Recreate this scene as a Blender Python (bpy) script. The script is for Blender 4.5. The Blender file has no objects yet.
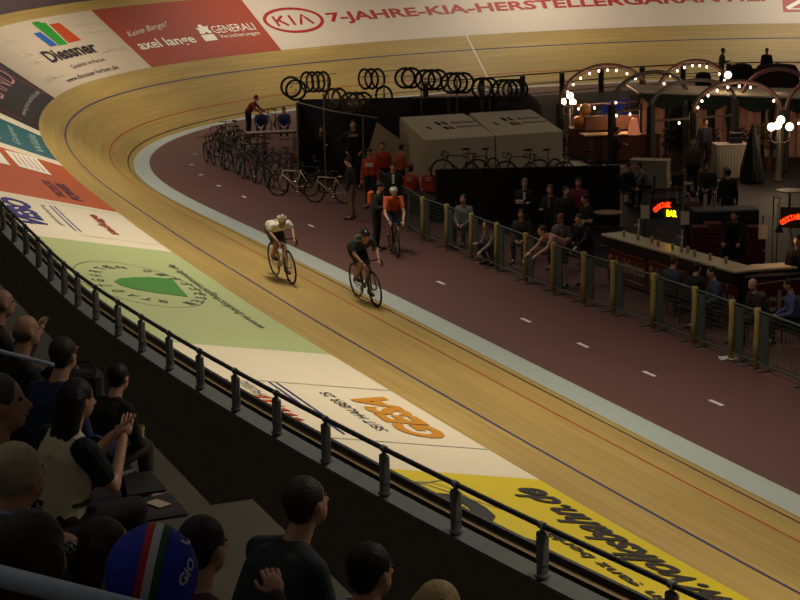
import bpy, math, random
import numpy as np
from mathutils import Vector, Matrix, Euler
random.seed(7)
PI = math.pi
SC = bpy.context.scene
C = SC.collection

# ---------------------------------------------------------------- camera, world, lights
F_PX = 1740.14
cam_d = bpy.data.cameras.new('camera'); cam_d.sensor_width = 36.0; cam_d.lens = F_PX * 36.0 / 800.0
cam_d.clip_start = 0.1; cam_d.clip_end = 400
cam = bpy.data.objects.new('camera', cam_d); C.objects.link(cam)
CAM_H = 8.17138
cam.matrix_world = Matrix.Translation((0, 0, CAM_H)) @ Matrix.Rotation(PI/2 - 0.21472, 4, 'X') @ Matrix.Rotation(-0.01688, 4, 'Z')
SC.camera = cam
W = bpy.data.worlds.new('hall_air'); SC.world = W; W.use_nodes = True
W.node_tree.nodes['Background'].inputs[0].default_value = (1.0, 0.86, 0.70, 1)
W.node_tree.nodes['Background'].inputs[1].default_value = 0.035
SC.view_settings.view_transform = 'Standard'; SC.view_settings.look = 'None'
SC.view_settings.exposure = 0.0; SC.view_settings.gamma = 1.0
try: SC.view_settings.use_curve_mapping = False
except Exception: pass

# ---------------------------------------------------------------- track plan (clothoid like bend of a 250 m banked track)
KN = np.arange(-24., 104.1, 8.)
KV = [0.0067, 0.00425, 0.00052, -0.00102, -0.00339, 0.00392, 0.03375, 0.04669, 0.0419, 0.03703, 0.03452, 0.0355, 0.03851, 0.03987, 0.0375, 0.03131, 0.02268]
BV = [0.2609, 0.2183, 0.192, 0.1749, 0.214, 0.3223, 0.4977, 0.6567, 0.6994, 0.7229, 0.7473, 0.7865, 0.8172, 0.8007, 0.7497, 0.6802, 0.6038]
S = np.arange(-44, 120.01, .25)
_ker = np.hanning(33); _ker /= _ker.sum()
KAP = np.convolve(np.pad(np.interp(S, KN, KV), 16, 'edge'), _ker, 'valid')
BANK = np.convolve(np.pad(np.interp(S, KN, BV), 16, 'edge'), _ker, 'valid')
KAP[S < -24] *= .3
_i0 = 176; _km = (KAP[1:] + KAP[:-1]) / 2
TH = -np.concatenate([[0], np.cumsum(_km*.25)]); TH = TH - TH[_i0] + 1.96123
_tm = (TH[1:] + TH[:-1]) / 2
PX = np.concatenate([[0], np.cumsum(np.cos(_tm)*.25)]); PY = np.concatenate([[0], np.cumsum(np.sin(_tm)*.25)])
PX = PX - PX[_i0] + .3494; PY = PY - PY[_i0] + 35.3841
NX = -np.sin(TH); NY = np.cos(TH)
def wt(s):
    t = min(max((s-8)/12., 0), 1)
    return (7.04 + .0155*s - .0047*s*s if s < 2 else 7.04) + .8*t*t*(3-2*t)
def surf(s, w, up=0.0, e=0.0, h=0.0):
    """point on the banked track: s along, w up the bank, up = off the surface, e/h = level offsets"""
    b = float(np.interp(s, S, BANK)); nx = float(np.interp(s, S, NX)); ny = float(np.interp(s, S, NY))
    x = float(np.interp(s, S, PX)); y = float(np.interp(s, S, PY))
    if w >= 0: d = w*math.cos(b) - up*math.sin(b) + e; z = w*math.sin(b) + up*math.cos(b) + h
    else: d = w + e; z = up + h
    return Vector((x + nx*d, y + ny*d, z))
def tang(s): t = float(np.interp(s, S, TH)); return Vector((math.cos(t), math.sin(t), 0))
def nrm(s): return Vector((float(np.interp(s, S, NX)), float(np.interp(s, S, NY)), 0))

def area(name, loc, target, sx, sy, power, col, spread=180):
    d = bpy.data.lights.new(name, 'AREA'); d.shape = 'RECTANGLE'; d.size = sx; d.size_y = sy
    d.energy = power; d.color = col; d.spread = math.radians(spread)
    o = bpy.data.objects.new(name, d); C.objects.link(o); o.location = loc
    o.rotation_euler = (Vector(target) - Vector(loc)).to_track_quat('-Z', 'Y').to_euler(); return o
TRACK_LIGHTS = [(-22, 540), (-8, 560), (6, 570), (20, 560), (34, 500), (48, 480), (62, 480), (76, 480), (90, 480), (104, 480)]
for i, (s, pw) in enumerate(TRACK_LIGHTS):
    p = surf(s, 2.5) + nrm(s)*-1.5 + Vector((0, 0, 12.5)); t = surf(s, 4.0)
    area('track_light', p, t, 5, 2, pw*.80, (1.0, .90, .73), 95)
area('hall_fill', (4, 45, 17), (4, 45, 0), 30, 40, 500, (1.0, .82, .66), 180)
area('stand_fill', (-5, 8, 15), (-1, 9, 4), 6, 10, 36, (1.0, .90, .78), 180)

# ---------------------------------------------------------------- materials
def srgb(c):
    return tuple([(v/12.92 if v <= .04045 else ((v+.055)/1.055)**2.4) for v in (x/255. for x in c)])
MATS = {}
def mat(name, col, rough=.6, metal=0., emit=None, var=.10, scale=12., bump=0., spec=.5, alpha=None):
    if name in MATS: return MATS[name]
    m = bpy.data.materials.new(name); m.use_nodes = True; nt = m.node_tree; b = nt.nodes['Principled BSDF']
    c = srgb(col)
    b.inputs['Roughness'].default_value = rough; b.inputs['Metallic'].default_value = metal
    b.inputs['Specular IOR Level'].default_value = spec
    tc = nt.nodes.new('ShaderNodeTexCoord'); nz = nt.nodes.new('ShaderNodeTexNoise'); nz.inputs['Scale'].default_value = scale
    nz.inputs['Detail'].default_value = 3
    nt.links.new(tc.outputs['Object'], nz.inputs['Vector'])
    rp = nt.nodes.new('ShaderNodeMix'); rp.data_type = 'RGBA'
    rp.inputs[6].default_value = tuple(v*(1-var) for v in c) + (1,); rp.inputs[7].default_value = tuple(min(1, v*(1+var)) for v in c) + (1,)
    nt.links.new(nz.outputs['Fac'], rp.inputs[0]); nt.links.new(rp.outputs[2], b.inputs['Base Color'])
    if bump:
        bp_ = nt.nodes.new('ShaderNodeBump'); bp_.inputs['Strength'].default_value = bump; bp_.inputs['Distance'].default_value = .01
        nt.links.new(nz.outputs['Fac'], bp_.inputs['Height']); nt.links.new(bp_.outputs[0], b.inputs['Normal'])
    if emit:
        b.inputs['Emission Color'].default_value = srgb(emit[:3]) + (1,); b.inputs['Emission Strength'].default_value = emit[3]
    if alpha is not None: b.inputs['Alpha'].default_value = alpha
    MATS[name] = m; return m

def wood_mat():
    m = bpy.data.materials.new('track_spruce'); m.use_nodes = True; nt = m.node_tree; b = nt.nodes['Principled BSDF']
    uv = nt.nodes.new('ShaderNodeUVMap'); uv.uv_map = 'sw'
    mp = nt.nodes.new('ShaderNodeMapping'); mp.inputs['Scale'].default_value = (.25, 9, 1); nt.links.new(uv.outputs[0], mp.inputs[0])
    n1 = nt.nodes.new('ShaderNodeTexNoise'); n1.inputs['Scale'].default_value = 1.0; n1.inputs['Detail'].default_value = 4; nt.links.new(mp.outputs[0], n1.inputs[0])
    mp2 = nt.nodes.new('ShaderNodeMapping'); mp2.inputs['Scale'].default_value = (.12, .5, 1); nt.links.new(uv.outputs[0], mp2.inputs[0])
    n2 = nt.nodes.new('ShaderNodeTexNoise'); n2.inputs['Scale'].default_value = 1.2; n2.inputs['Detail'].default_value = 5; nt.links.new(mp2.outputs[0], n2.inputs[0])
    r1 = nt.nodes.new('ShaderNodeValToRGB'); r1.color_ramp.elements[0].position = .3; r1.color_ramp.elements[1].position = .7
    r1.color_ramp.elements[0].color = srgb((172, 143, 80)) + (1,); r1.color_ramp.elements[1].color = srgb((191, 161, 94)) + (1,)
    nt.links.new(n1.outputs['Fac'], r1.inputs[0])
    r2 = nt.nodes.new('ShaderNodeValToRGB'); r2.color_ramp.elements[0].position = .35; r2.color_ramp.elements[1].position = .65
    r2.color_ramp.elements[0].color = (.80, .80, .82, 1); r2.color_ramp.elements[1].color = (1, 1, 1, 1)
    nt.links.new(n2.outputs['Fac'], r2.inputs[0])
    mx = nt.nodes.new('ShaderNodeMix'); mx.data_type = 'RGBA'; mx.blend_type = 'MULTIPLY'; mx.inputs[0].default_value = 1
    nt.links.new(r1.outputs[0], mx.inputs[6]); nt.links.new(r2.outputs[0], mx.inputs[7])
    # dark butt joints between the long battens
    br = nt.nodes.new('ShaderNodeTexBrick'); br.inputs['Scale'].default_value = 1.0; br.inputs['Brick Width'].default_value = 5.0
    br.inputs['Row Height'].default_value = .045; br.inputs['Mortar Size'].default_value = .004; br.offset = .37
    br.inputs['Color1'].default_value = (1, 1, 1, 1); br.inputs['Color2'].default_value = (.93, .93, .93, 1); br.inputs['Mortar'].default_value = (.72, .70, .68, 1)
    nt.links.new(uv.outputs[0], br.inputs['Vector'])
    m2 = nt.nodes.new('ShaderNodeMix'); m2.data_type = 'RGBA'; m2.blend_type = 'MULTIPLY'; m2.inputs[0].default_value = .8
    nt.links.new(mx.outputs[2], m2.inputs[6]); nt.links.new(br.outputs[0], m2.inputs[7])
    nt.links.new(m2.outputs[2], b.inputs['Base Color'])
    b.inputs['Roughness'].default_value = .5; b.inputs['Specular IOR Level'].default_value = .3
    return m
WOOD = wood_mat()

# ---------------------------------------------------------------- mesh builder
class MB:
    def __init__(s): s.v = []; s.f = []; s.uv = None
    def add(s, vs, fs):
        o = len(s.v); s.v += [Vector(p) for p in vs]; s.f += [tuple(i+o for i in f) for f in fs]; return s
    def box(s, c, sz, R=None):
        x, y, z = [q/2. for q in sz]; P = [Vector((i*x, j*y, k*z)) for i in (-1, 1) for j in (-1, 1) for k in (-1, 1)]
        if R is not None: P = [R @ p for p in P]
        return s.add([p + Vector(c) for p in P], [(0, 1, 3, 2), (4, 6, 7, 5), (0, 4, 5, 1), (2, 3, 7, 6), (0, 2, 6, 4), (1, 5, 7, 3)])
    def bbox(s, c, sz, bev=.02, R=None):
        # box with chamfered edges
        x, y, z = [q/2. for q in sz]; b = min(bev, x*.9, y*.9, z*.9); P = []; idx = {}
        for i in (-1, 1):
            for j in (-1, 1):
                for k in (-1, 1):
                    for ax in range(3):
                        p = [i*(x-b), j*(y-b), k*(z-b)]; p[ax] = (i, j, k)[ax]*(x, y, z)[ax]; idx[(i, j, k, ax)] = len(P); P.append(Vector(p))
        F = []
        for ax in range(3):
            o = [a for a in range(3) if a != ax]
            for sg in (-1, 1):
                q = []
                for a, b_ in ((-1, -1), (1, -1), (1, 1), (-1, 1)):
                    key = [0, 0, 0]; key[ax] = sg; key[o[0]] = a; key[o[1]] = b_; q.append(idx[tuple(key)+(ax,)])
                if (sg > 0) == (ax == 1): q = q[::-1]
                F.append(tuple(q))
            for a in (-1, 1):
                for c_ in (-1, 1):
                    k1 = [0, 0, 0]; k1[o[0]] = a; k1[o[1]] = c_; k1[ax] = -1; k2 = list(k1); k2[ax] = 1
                    F.append((idx[tuple(k1)+(o[0],)], idx[tuple(k2)+(o[0],)], idx[tuple(k2)+(o[1],)], idx[tuple(k1)+(o[1],)]))
        for i in (-1, 1):
            for j in (-1, 1):
                for k in (-1, 1): F.append(tuple(idx[(i, j, k, a)] for a in range(3)))
        if R is not None: P = [R @ p for p in P]
        return s.add([p + Vector(c) for p in P], F)
    def tube(s, pts, r, n=8, closed=False, cap=True):
        pts = [Vector(p) for p in pts]; m = len(pts); rs = r if isinstance(r, (list, tuple)) else [r]*m
        V = []; prev = None
        for i in range(m):
            a = pts[i-1] if (i > 0 or closed) else pts[i]; b = pts[(i+1) % m] if (i < m-1 or closed) else pts[i]
            t = (b-a).normalized()
            if prev is None: u = t.orthogonal().normalized()
            else:
                u = prev - t*prev.dot(t); u = u.normalized() if u.length > 1e-6 else t.orthogonal().normalized()
            prev = u; w = t.cross(u)
            for k in range(n): an = 2*PI*k/n; V.append(pts[i] + (u*math.cos(an) + w*math.sin(an))*rs[i])
        F = []
        for i in range(m if closed else m-1):
            for k in range(n):
                a = i*n+k; b = i*n+(k+1) % n; c = ((i+1) % m)*n+(k+1) % n; d = ((i+1) % m)*n+k; F.append((a, b, c, d))
        if cap and not closed: F += [tuple(range(n))[::-1], tuple((m-1)*n+k for k in range(n))]
        return s.add(V, F)
    def cyl(s, a, b, r, n=12, r2=None): return s.tube([a, b], [r, r if r2 is None else r2], n)
    def cone2(s, a, b, ra, rb, n=10):
        # capsule with two radii, closed
        a = Vector(a); b = Vector(b); t = (b-a); L = t.length
        if L < 1e-5: return s.ell(a, (ra, ra, ra))
        t /= L; pts = [a - t*ra*.98, a - t*ra*.7, a, b, b + t*rb*.7, b + t*rb*.98]
        return s.tube(pts, [ra*.2, ra*.72, ra, rb, rb*.72, rb*.2], n)
    def ell(s, c, r, R=None, n=14, m=9):
        V = []; c = Vector(c)
        for j in range(1, m):
            ph = PI*j/m
            for i in range(n):
                an = 2*PI*i/n; V.append(Vector((r[0]*math.sin(ph)*math.cos(an), r[1]*math.sin(ph)*math.sin(an), r[2]*math.cos(ph))))
        V += [Vector((0, 0, r[2])), Vector((0, 0, -r[2]))]
        if R is not None: V = [R @ v for v in V]
        F = []
        for j in range(m-2):
            for i in range(n): F.append((j*n+i, (j+1)*n+i, (j+1)*n+(i+1) % n, j*n+(i+1) % n))
        T = (m-1)*n
        for i in range(n): F.append((T, i, (i+1) % n)); F.append((T+1, (m-2)*n+(i+1) % n, (m-2)*n+i))
        return s.add([v + c for v in V], F)
    def grid(s, rows, flip=False):
        o = len(s.v); n = len(rows[0])
        for r in rows: s.v += [Vector(p) for p in r]
        for i in range(len(rows)-1):
            for j in range(n-1):
                f = (o+i*n+j, o+i*n+j+1, o+(i+1)*n+j+1, o+(i+1)*n+j); s.f.append(f[::-1] if flip else f)
        return s
    def lathe(s, prof, c=(0, 0, 0), n=20):
        c = Vector(c); rows = []
        for k in range(n+1): an = 2*PI*k/n; rows.append([c + Vector((r*math.cos(an), r*math.sin(an), z)) for r, z in prof])
        return s.grid(rows)
    def mesh(s, name, org=(0, 0, 0), smooth=False):
        me = bpy.data.meshes.new(name); o = Vector(org)
        me.from_pydata([tuple(v - o) for v in s.v], [], s.f); me.update()
        if smooth: me.polygons.foreach_set('use_smooth', [True]*len(me.polygons))
        return me
    def build(s, name, m, parent=None, org=(0, 0, 0), smooth=False):
        """org: world origin subtracted from the vertices; a top-level object is also put there"""
        me = s.mesh(name, org, smooth); me.materials.append(m)
        o = bpy.data.objects.new(name, me); C.objects.link(o)
        if parent is not None: o.parent = parent
        else: o.location = org
        return o
def tag(o, label=None, cat=None, group=None, kind=None):
    if label: o['label'] = label
    if cat: o['category'] = cat
    if group: o['group'] = group
    if kind: o['kind'] = kind
    return o
def empty(name, loc, rz=0., label=None, cat=None, group=None):
    o = bpy.data.objects.new(name, None); C.objects.link(o); o.location = loc; o.rotation_euler = (0, 0, rz); o.empty_display_size = .2
    return tag(o, label, cat, group)
def struct(o): o['kind'] = 'structure'; return o
def copy_tree(o, parent=None, loc=None, rot=None, label=None, group=None):
    c = o.copy(); C.objects.link(c); c.parent = parent
    if parent is None:
        if loc is not None: c.location = loc
        if rot is not None: c.rotation_euler = rot if hasattr(rot, '__len__') else (0, 0, rot)
        if label: c['label'] = label
        if group: c['group'] = group
    for ch in [q for q in KIDS.get(o.name, [])] or [q for q in o.children]: copy_tree(ch, c)
    return c
KIDS = {}
_tmp = []
def text_pts(txt, bold=0., font_space=1.0):
    """glyph mesh of a word as (verts 2D, faces), bounding box normalised to 0..1"""
    cu = bpy.data.curves.new('t', 'FONT'); cu.body = txt; cu.offset = bold; cu.resolution_u = 3; cu.space_character = font_space
    o = bpy.data.objects.new('t', cu); C.objects.link(o)
    dg = bpy.context.evaluated_depsgraph_get(); me = bpy.data.meshes.new_from_object(o.evaluated_get(dg))
    V = [(v.co.x, v.co.y) for v in me.vertices]; F = [tuple(p.vertices) for p in me.polygons]
    bpy.data.objects.remove(o); bpy.data.curves.remove(cu); bpy.data.meshes.remove(me)
    x0 = min(v[0] for v in V); x1 = max(v[0] for v in V); y0 = min(v[1] for v in V); y1 = max(v[1] for v in V)
    return [((x-x0)/(x1-x0), (y-y0)/(y1-y0)) for x, y in V], F
def look(d): return math.atan2(-d[0], d[1])

# ---------------------------------------------------------------- the setting: floors, track, lines
ORG = (0, 0, 0)
def strip(name, s0, s1, fa, fb, m, up=0.0, nw=1, ds=.5, uv=False, flip=False):
    n = max(2, int(abs(s1-s0)/ds)+1); mb = MB(); rows = []; uvs = []
    for s in np.linspace(s0, s1, n):
        a, b = fa(s), fb(s); rows.append([surf(s, a+(b-a)*j/nw, up) for j in range(nw+1)]); uvs.append([(s, a+(b-a)*j/nw) for j in range(nw+1)])
    mb.grid(rows, flip); o = mb.build(name, m)
    if uv:
        l = o.data.uv_layers.new(name='sw'); flat = [q for r in uvs for q in r]
        for lp in o.data.loops: l.data[lp.index].uv = flat[lp.vertex_index]
    return o
K = lambda v: (lambda s: v)
struct(strip('floor_track', -44, 120, K(0), lambda s: wt(s), WOOD, nw=8, uv=True))
M_blue = mat('pale_blue_paint', (168, 176, 168), .55, var=.06, scale=3)
struct(strip('trim_1', -44, 120, K(-.56), K(0), M_blue, up=.004))
struct(strip('trim_2', -44, 120, K(.19), K(.235), mat('black_line_paint', (38, 26, 22), .6), up=.004))
struct(strip('trim_3', -44, 120, K(.90), K(.945), mat('red_line_paint', (168, 62, 28), .6), up=.004))
struct(strip('trim_4', -44, 120, K(2.58), K(2.64), mat('blue_line_paint', (52, 44, 92), .6), up=.004))
struct(strip('trim_5', 57.98, 58.04, K(.0), K(3.57), mat('white_line_paint', (235, 230, 215), .6), up=.006))
# apron: maroon sports floor from the blue band to the barrier, infield beyond
mb = MB(); rows = []
M_apron = mat('maroon_sports_floor', (96, 62, 58), .55, var=.07, scale=1.2)
for s in np.arange(-44, 120.1, 1.0):
    wA = 6.2 if s < 25 else 6.2 - 1.9*min(1, (s-25)/20.)
    rows.append([surf(s, -.56) , surf(s, -wA)])
mb.grid(rows, True); o = mb.build('floor_apron', M_apron); struct(o); o.location = (0, 0, .002)
M_inf = mat('infield_floor', (33, 28, 28), .6, var=.2, scale=.8, spec=.2)
mb = MB(); ring = [surf(s, -.3) for s in np.arange(-44, 120.1, 2.)]
cx = Vector((24, 45, 0)); n = len(ring); mb.v = [cx] + ring + [Vector((60, 20, 0))]
mb.f = [(0, i, i+1) for i in range(1, n)] + [(0, n, n+1), (0, n+1, 1)]
for v in mb.v: v.z = -.01
o = mb.build('floor', M_inf); struct(o)

# rim: lip, timber strip, grey coping, retaining wall behind the near side of the track
def prof_strip(name, s0, s1, prof, m, ds=.5):
    mb = MB(); rows = []
    for s in np.arange(s0, s1+.01, ds): rows.append([surf(s, wt(s), 0, e, h) for e, h in prof])
    mb.grid(rows); return struct(mb.build(name, m))
prof_strip('trim_6', -44, 30, [(0, -.03), (0, .14), (.05, .14), (.05, .03)], mat('black_lip', (22, 18, 16), .5))
prof_strip('trim_7', -44, 30, [(.05, .06), (.12, .04)], mat('brown_timber_strip', (120, 98, 62), .6))
prof_strip('trim_8', -44, 30, [(.12, .04), (.13, -.03), (.17, -.03), (.17, .0)], mat('black_groove', (16, 14, 12), .6))
prof_strip('trim_9', -44, 30, [(.17, .0), (.18, .01), (.355, -.07), (.36, -.11)], mat('grey_stone_coping', (88, 90, 86), .7, var=.2, scale=6))
prof_strip('wall_retaining', -44, 30, [(.36, -.11), (.33, -.18), (.33, -8)], mat('dark_concrete', (92, 80, 62), .85, var=.35, scale=3))
# joints cut across the coping
# hall beyond the far rim
M_stand = mat('dim_stand', (70, 58, 62), .8, var=.3, scale=.7)
def far_prof(name, s0, s1, prof, m):
    mb = MB(); rows = []
    for s in np.arange(s0, s1+.01, 1.): rows.append([surf(s, 7.84, 0, e, h) for e, h in prof])
    mb.grid(rows); return struct(mb.build(name, m))
far_prof('wall_outer', 30, 120, [(0, -.1), (.02, .75), (.12, .75), (.12, -1.0)], mat('barrier_purple_grey', (98, 82, 88), .7, var=.25, scale=1.5))
far_prof('floor_stand', 26, 120, [(.1, .0), (1.2, .0), (1.2, .5), (2., .5), (2., 1.0), (2.8, 1.0), (2.8, 1.5), (3.6, 1.5), (3.6, 2.), (4.4, 2.), (4.4, 2.5), (6, 2.5), (6, 9)], M_stand)
# ---------------------------------------------------------------- painted adverts on the bank
W_LO = 3.58
def top(s): return min(wt(s) - .02, 7.27)
UPA = .006
def advert(label, s0, s1, col, cname, hi=None):
    n = max(2, int(abs(s1-s0)/.5)+1); org = surf((max(s0, -30)+min(s1, 100))/2, W_LO)
    mb = MB(); rows = []
    for s in np.linspace(s0, s1, n):
        t = top(s); rows.append([surf(s, W_LO+(t-W_LO)*j/8., UPA) for j in range(9)])
    mb.grid(rows); o = mb.build('painted_advert', mat(cname, col, .55, var=.04, scale=1.5), org=org)
    tag(o, label, 'advert'); o['_o'] = 0; del o['_o']; return o, org
def wmap(s, w, up): return surf(s, min(w, wt(s)-.03), up)
def word(ad, txt, s0, s1, w0, w1, col, bold=.0, slant=0., name='lettering', up=.018, rot=0., arc=None):
    V, F = text_pts(txt, bold); mb = MB(); P = []
    for x, y in V:
        s = s0 + (s1-s0)*x + slant*(y-.5); w = w0 + (w1-w0)*y + rot*(x-.5)
        if arc: w += arc*(1-(2*x-1)**2)
        P.append(wmap(s, w, up))
    mb.v = P; mb.f = F; return mb.build(name, col, ad[0], org=ad[1])
def poly(ad, pts, col, name='emblem', up=.016):
    # polygon in (s, w), densified along s so it follows the bend
    mb = MB(); n = len(pts); cs = sum(p[0] for p in pts)/n; cw = sum(p[1] for p in pts)/n
    ring = []
    for i in range(n):
        a, b = pts[i], pts[(i+1) % n]; k = max(1, int(abs(a[0]-b[0])/.4)+1)
        for j in range(k): ring.append((a[0]+(b[0]-a[0])*j/k, a[1]+(b[1]-a[1])*j/k))
    mb.v = [wmap(s, w, up) for s, w in ring]; mb.f = [tuple(range(len(ring)))]
    return mb.build(name, col, ad[0], org=ad[1])
def line(ad, pts, wid, col, name='painted_line', up=.014):
    mb = MB(); rows = []; dense = []
    for i in range(len(pts)-1):
        a, b = pts[i], pts[i+1]; k = max(1, int(math.hypot(a[0]-b[0], a[1]-b[1])/.3))
        for j in range(k): dense.append((a[0]+(b[0]-a[0])*j/k, a[1]+(b[1]-a[1])*j/k))
    dense.append(pts[-1])
    for i, (s, w) in enumerate(dense):
        a = dense[max(0, i-1)]; b = dense[min(len(dense)-1, i+1)]; dx, dy = b[0]-a[0], b[1]-a[1]; L = math.hypot(dx, dy) or 1
        nx, ny = -dy/L*wid/2, dx/L*wid/2; rows.append([wmap(s+nx, w+ny, up), wmap(s-nx, w-ny, up)])
    mb.grid(rows, True); return mb.build(name, col, ad[0], org=ad[1])
def ellipse(c, a, b, n=32, t0=0, t1=2*PI, rot=0): return [(c[0]+a*math.cos(t0+(t1-t0)*i/n), c[1]+b*math.sin(t0+(t1-t0)*i/n)) for i in range(n+1)]

cream = (218, 204, 176)
ink = mat('ad_ink_black', (30, 27, 24), .5); white = mat('ad_ink_white', (240, 232, 214), .5); redk = mat('ad_ink_red', (168, 36, 30), .5)
grey = mat('ad_ink_grey', (74, 76, 62), .5); navy = mat('ad_ink_navy', (44, 38, 112), .5); thin = mat('ad_thin_grey', (96, 96, 92), .5)
# yellow
A = advert('yellow advert painted on the near bank with bold black lettering', -44, -12.45, (206, 182, 14), 'ad_yellow')
word(A, 'www.volksbahn.de', -18.6, -13.0, 3.85, 4.45, ink, .03)
word(A, 'und in ganz berlin', -18.4, -15.0, 4.75, 5.0, ink, .02)
word(A, 'B', -17.6, -16.4, 5.25, 6.3, ink, .05); word(A, 'V', -16.3, -15.0, 5.25, 6.3, ink, .05); word(A, 'G', -14.9, -13.6, 5.25, 6.3, ink, .05)
line(A, ellipse((-13.6, 5.6), .55, .32), .02, thin, 'scribble')
line(A, [(-12.9, 6.2), (-13.2, 5.6), (-13.9, 5.2), (-14.2, 5.0)], .025, thin, 'scribble')
line(A, [(-12.8, 5.1), (-13.1, 5.6), (-13.3, 6.0)], .025, thin, 'scribble')
# white with orange word
A = advert('cream advert with orange block word between the yellow and green adverts', -12.45, -4.4, cream, 'ad_cream')
og = mat('ad_ink_orange', (194, 130, 26), .5)
word(A, 'GESA', -10.45, -7.75, 3.93, 4.66, og, .045)
word(A, 'SEIT HAUBER 25', -10.2, -7.75, 4.86, 5.05, ink, .0)
line(A, [(-7.2, 3.6), (-7.2, 6.0)], .025, thin); line(A, [(-10.9, 3.6), (-10.9, 6.2)], .025, thin)
line(A, [(-7.25, 5.58), (-10.6, 5.6)], .04, navy, 'blue_stripe'); line(A, [(-7.25, 5.70), (-10.6, 5.72)], .04, navy, 'blue_stripe')
for k in range(6):
    s = -9.9+k*.28; poly(A, [(s, 6.05), (s+.16, 6.12), (s+.10, 6.55), (s-.02, 6.60)], redk if k < 3 else mat('ad_ink_orange_red', (190, 84, 34), .5), 'red_flame')
word(A, 'HAUSBAU', -8.4, -7.3, 6.1, 6.3, thin); word(A, 'BERLIN', -8.3, -7.3, 6.4, 6.55, thin)
# green
A = advert('light green advert with a dark green leaf shape inside a ring of letters', -4.4, 6.2, (168, 178, 122), 'ad_light_green')
gd = mat('ad_green', (62, 132, 44), .5)
poly(A, [(.55, 4.82), (2.5, 4.62), (2.45, 5.1), (2.25, 5.5), (1.95, 5.9), (1.6, 6.08), (1.2, 6.05), (.9, 5.8), (.7, 5.4)], gd, 'leaf_emblem')
line(A, ellipse((1.55, 5.6), 2.3, 1.25, 36), .02, grey, 'ring_line')
def ringword(ad, txt, c, a, b, t0, t1, h, col):
    for i, ch in enumerate(txt):
        if ch == ' ': continue
        t = t0 + (t1-t0)*(i+.5)/len(txt); cs, cw = c[0]+a*math.cos(t), c[1]+b*math.sin(t)
        dx, dy = -a*math.sin(t), b*math.cos(t); L = math.hypot(dx, dy); dx /= -L; dy /= -L
        V, F = text_pts(ch, .01); mb = MB(); hw = h*.35
        for x, y in V:
            u, v_ = (x-.5)*2*hw, (y-.5)*h
            mb.v.append(wmap(cs+dx*u-dy*v_, cw+dy*u+dx*v_, .018))
        mb.f = F; mb.build('lettering', col, ad[0], org=ad[1])
ringword(A, 'STADTGARTEN', (1.55, 5.45), 1.75, .98, PI*1.02, -PI*.02, .27, grey)
ringword(A, 'GIESSEREI', (1.5, 5.45), 1.85, 1.05, PI*1.9, PI*1.1, .25, grey)
word(A, 'www.badischegartenwelt.de', -2.3, 4.3, 4.02, 4.3, grey, .0)
# cream 2
A = advert('cream advert with navy slanted word and two thin blue stripes', 6.2, 11.35, (220, 206, 180), 'ad_cream_2')
word(A, 'VESO', 7.55, 10.6, 6.15, 6.85, navy, .05, slant=.25); word(A, 'gebäudereinigung', 8.0, 10.4, 5.72, 5.88, thin)
line(A, [(7.5, 5.45), (10.5, 5.45)], .035, navy, 'blue_stripe'); line(A, [(7.5, 5.57), (10.5, 5.57)], .035, navy, 'blue_stripe')
word(A, 'saduge', 7.7, 10.2, 4.38, 4.72, mat('ad_ink_rust', (150, 58, 40), .5), .03)
line(A, [(7.0, 3.6), (7.0, 5.6)], .02, thin); line(A, [(10.9, 3.6), (10.9, 5.6)], .02, thin)
# orange
A = advert('bright orange advert with cream boxes on the far left of the bank', 11.35, 18.05, (180, 78, 28), 'ad_orange')
poly(A, [(15.6, 4.4), (18.0, 4.4), (17.75, 5.4), (15.7, 5.32)], white, 'cream_box'); poly(A, [(15.5, 5.6), (17.2, 5.62), (17.0, 6.9), (15.5, 6.9)], white, 'cream_box')
for k in range(5): line(A, [(15.9+.05*k, 4.55+.16*k), (17.7-.02*k, 4.55+.16*k)], .035, mat('ad_ink_brick', (190, 110, 80), .5), 'small_print', .02)
word(A, 'POWER', 12.1, 14.5, 4.3, 4.62, mat('ad_ink_plum', (98, 40, 52), .5), .05); word(A, 'TICKETS', 12.1, 14.4, 4.72, 4.98, MATS['ad_ink_plum'], .03)
# pale gap, teal, pale gap
A = advert('narrow cream band between the orange and the teal adverts', 18.05, 18.8, cream, 'ad_cream')
A = advert('teal advert with pale lettering beside the black advert', 18.8, 22.75, (40, 88, 92), 'ad_teal')
for k, t in enumerate(('Wilde', 'Gaspar', 'Mitte')): word(A, t, 19.4, 22.2, 3.85+.7*k, 4.15+.7*k, mat('ad_pale_teal', (150, 178, 168), .5))
A = advert('narrow cream band between the teal and the black adverts', 22.75, 23.6, cream, 'ad_cream')
A = advert('black advert with pink outlined letters and curved red lines', 23.6, 29.95, (44, 32, 32), 'ad_black')
word(A, 'www.premierbild.de', 25.0, 29.4, 4.0, 4.25, mat('ad_ink_silver', (176, 168, 160), .5), .01)
word(A, 'LAND', 25.8, 29.2, 4.95, 5.85, mat('ad_pink', (214, 150, 150), .5), -.01)
rl = mat('ad_ink_redline', (190, 70, 66), .5)
line(A, [(29.6, 3.9), (29.5, 4.6), (29.2, 5.2), (29.5, 5.8), (29.6, 6.4)], .05, rl, 'red_curve'); line(A, [(24.1, 4.2), (24.2, 4.9), (24.6, 5.6)], .05, rl, 'red_curve')
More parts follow.
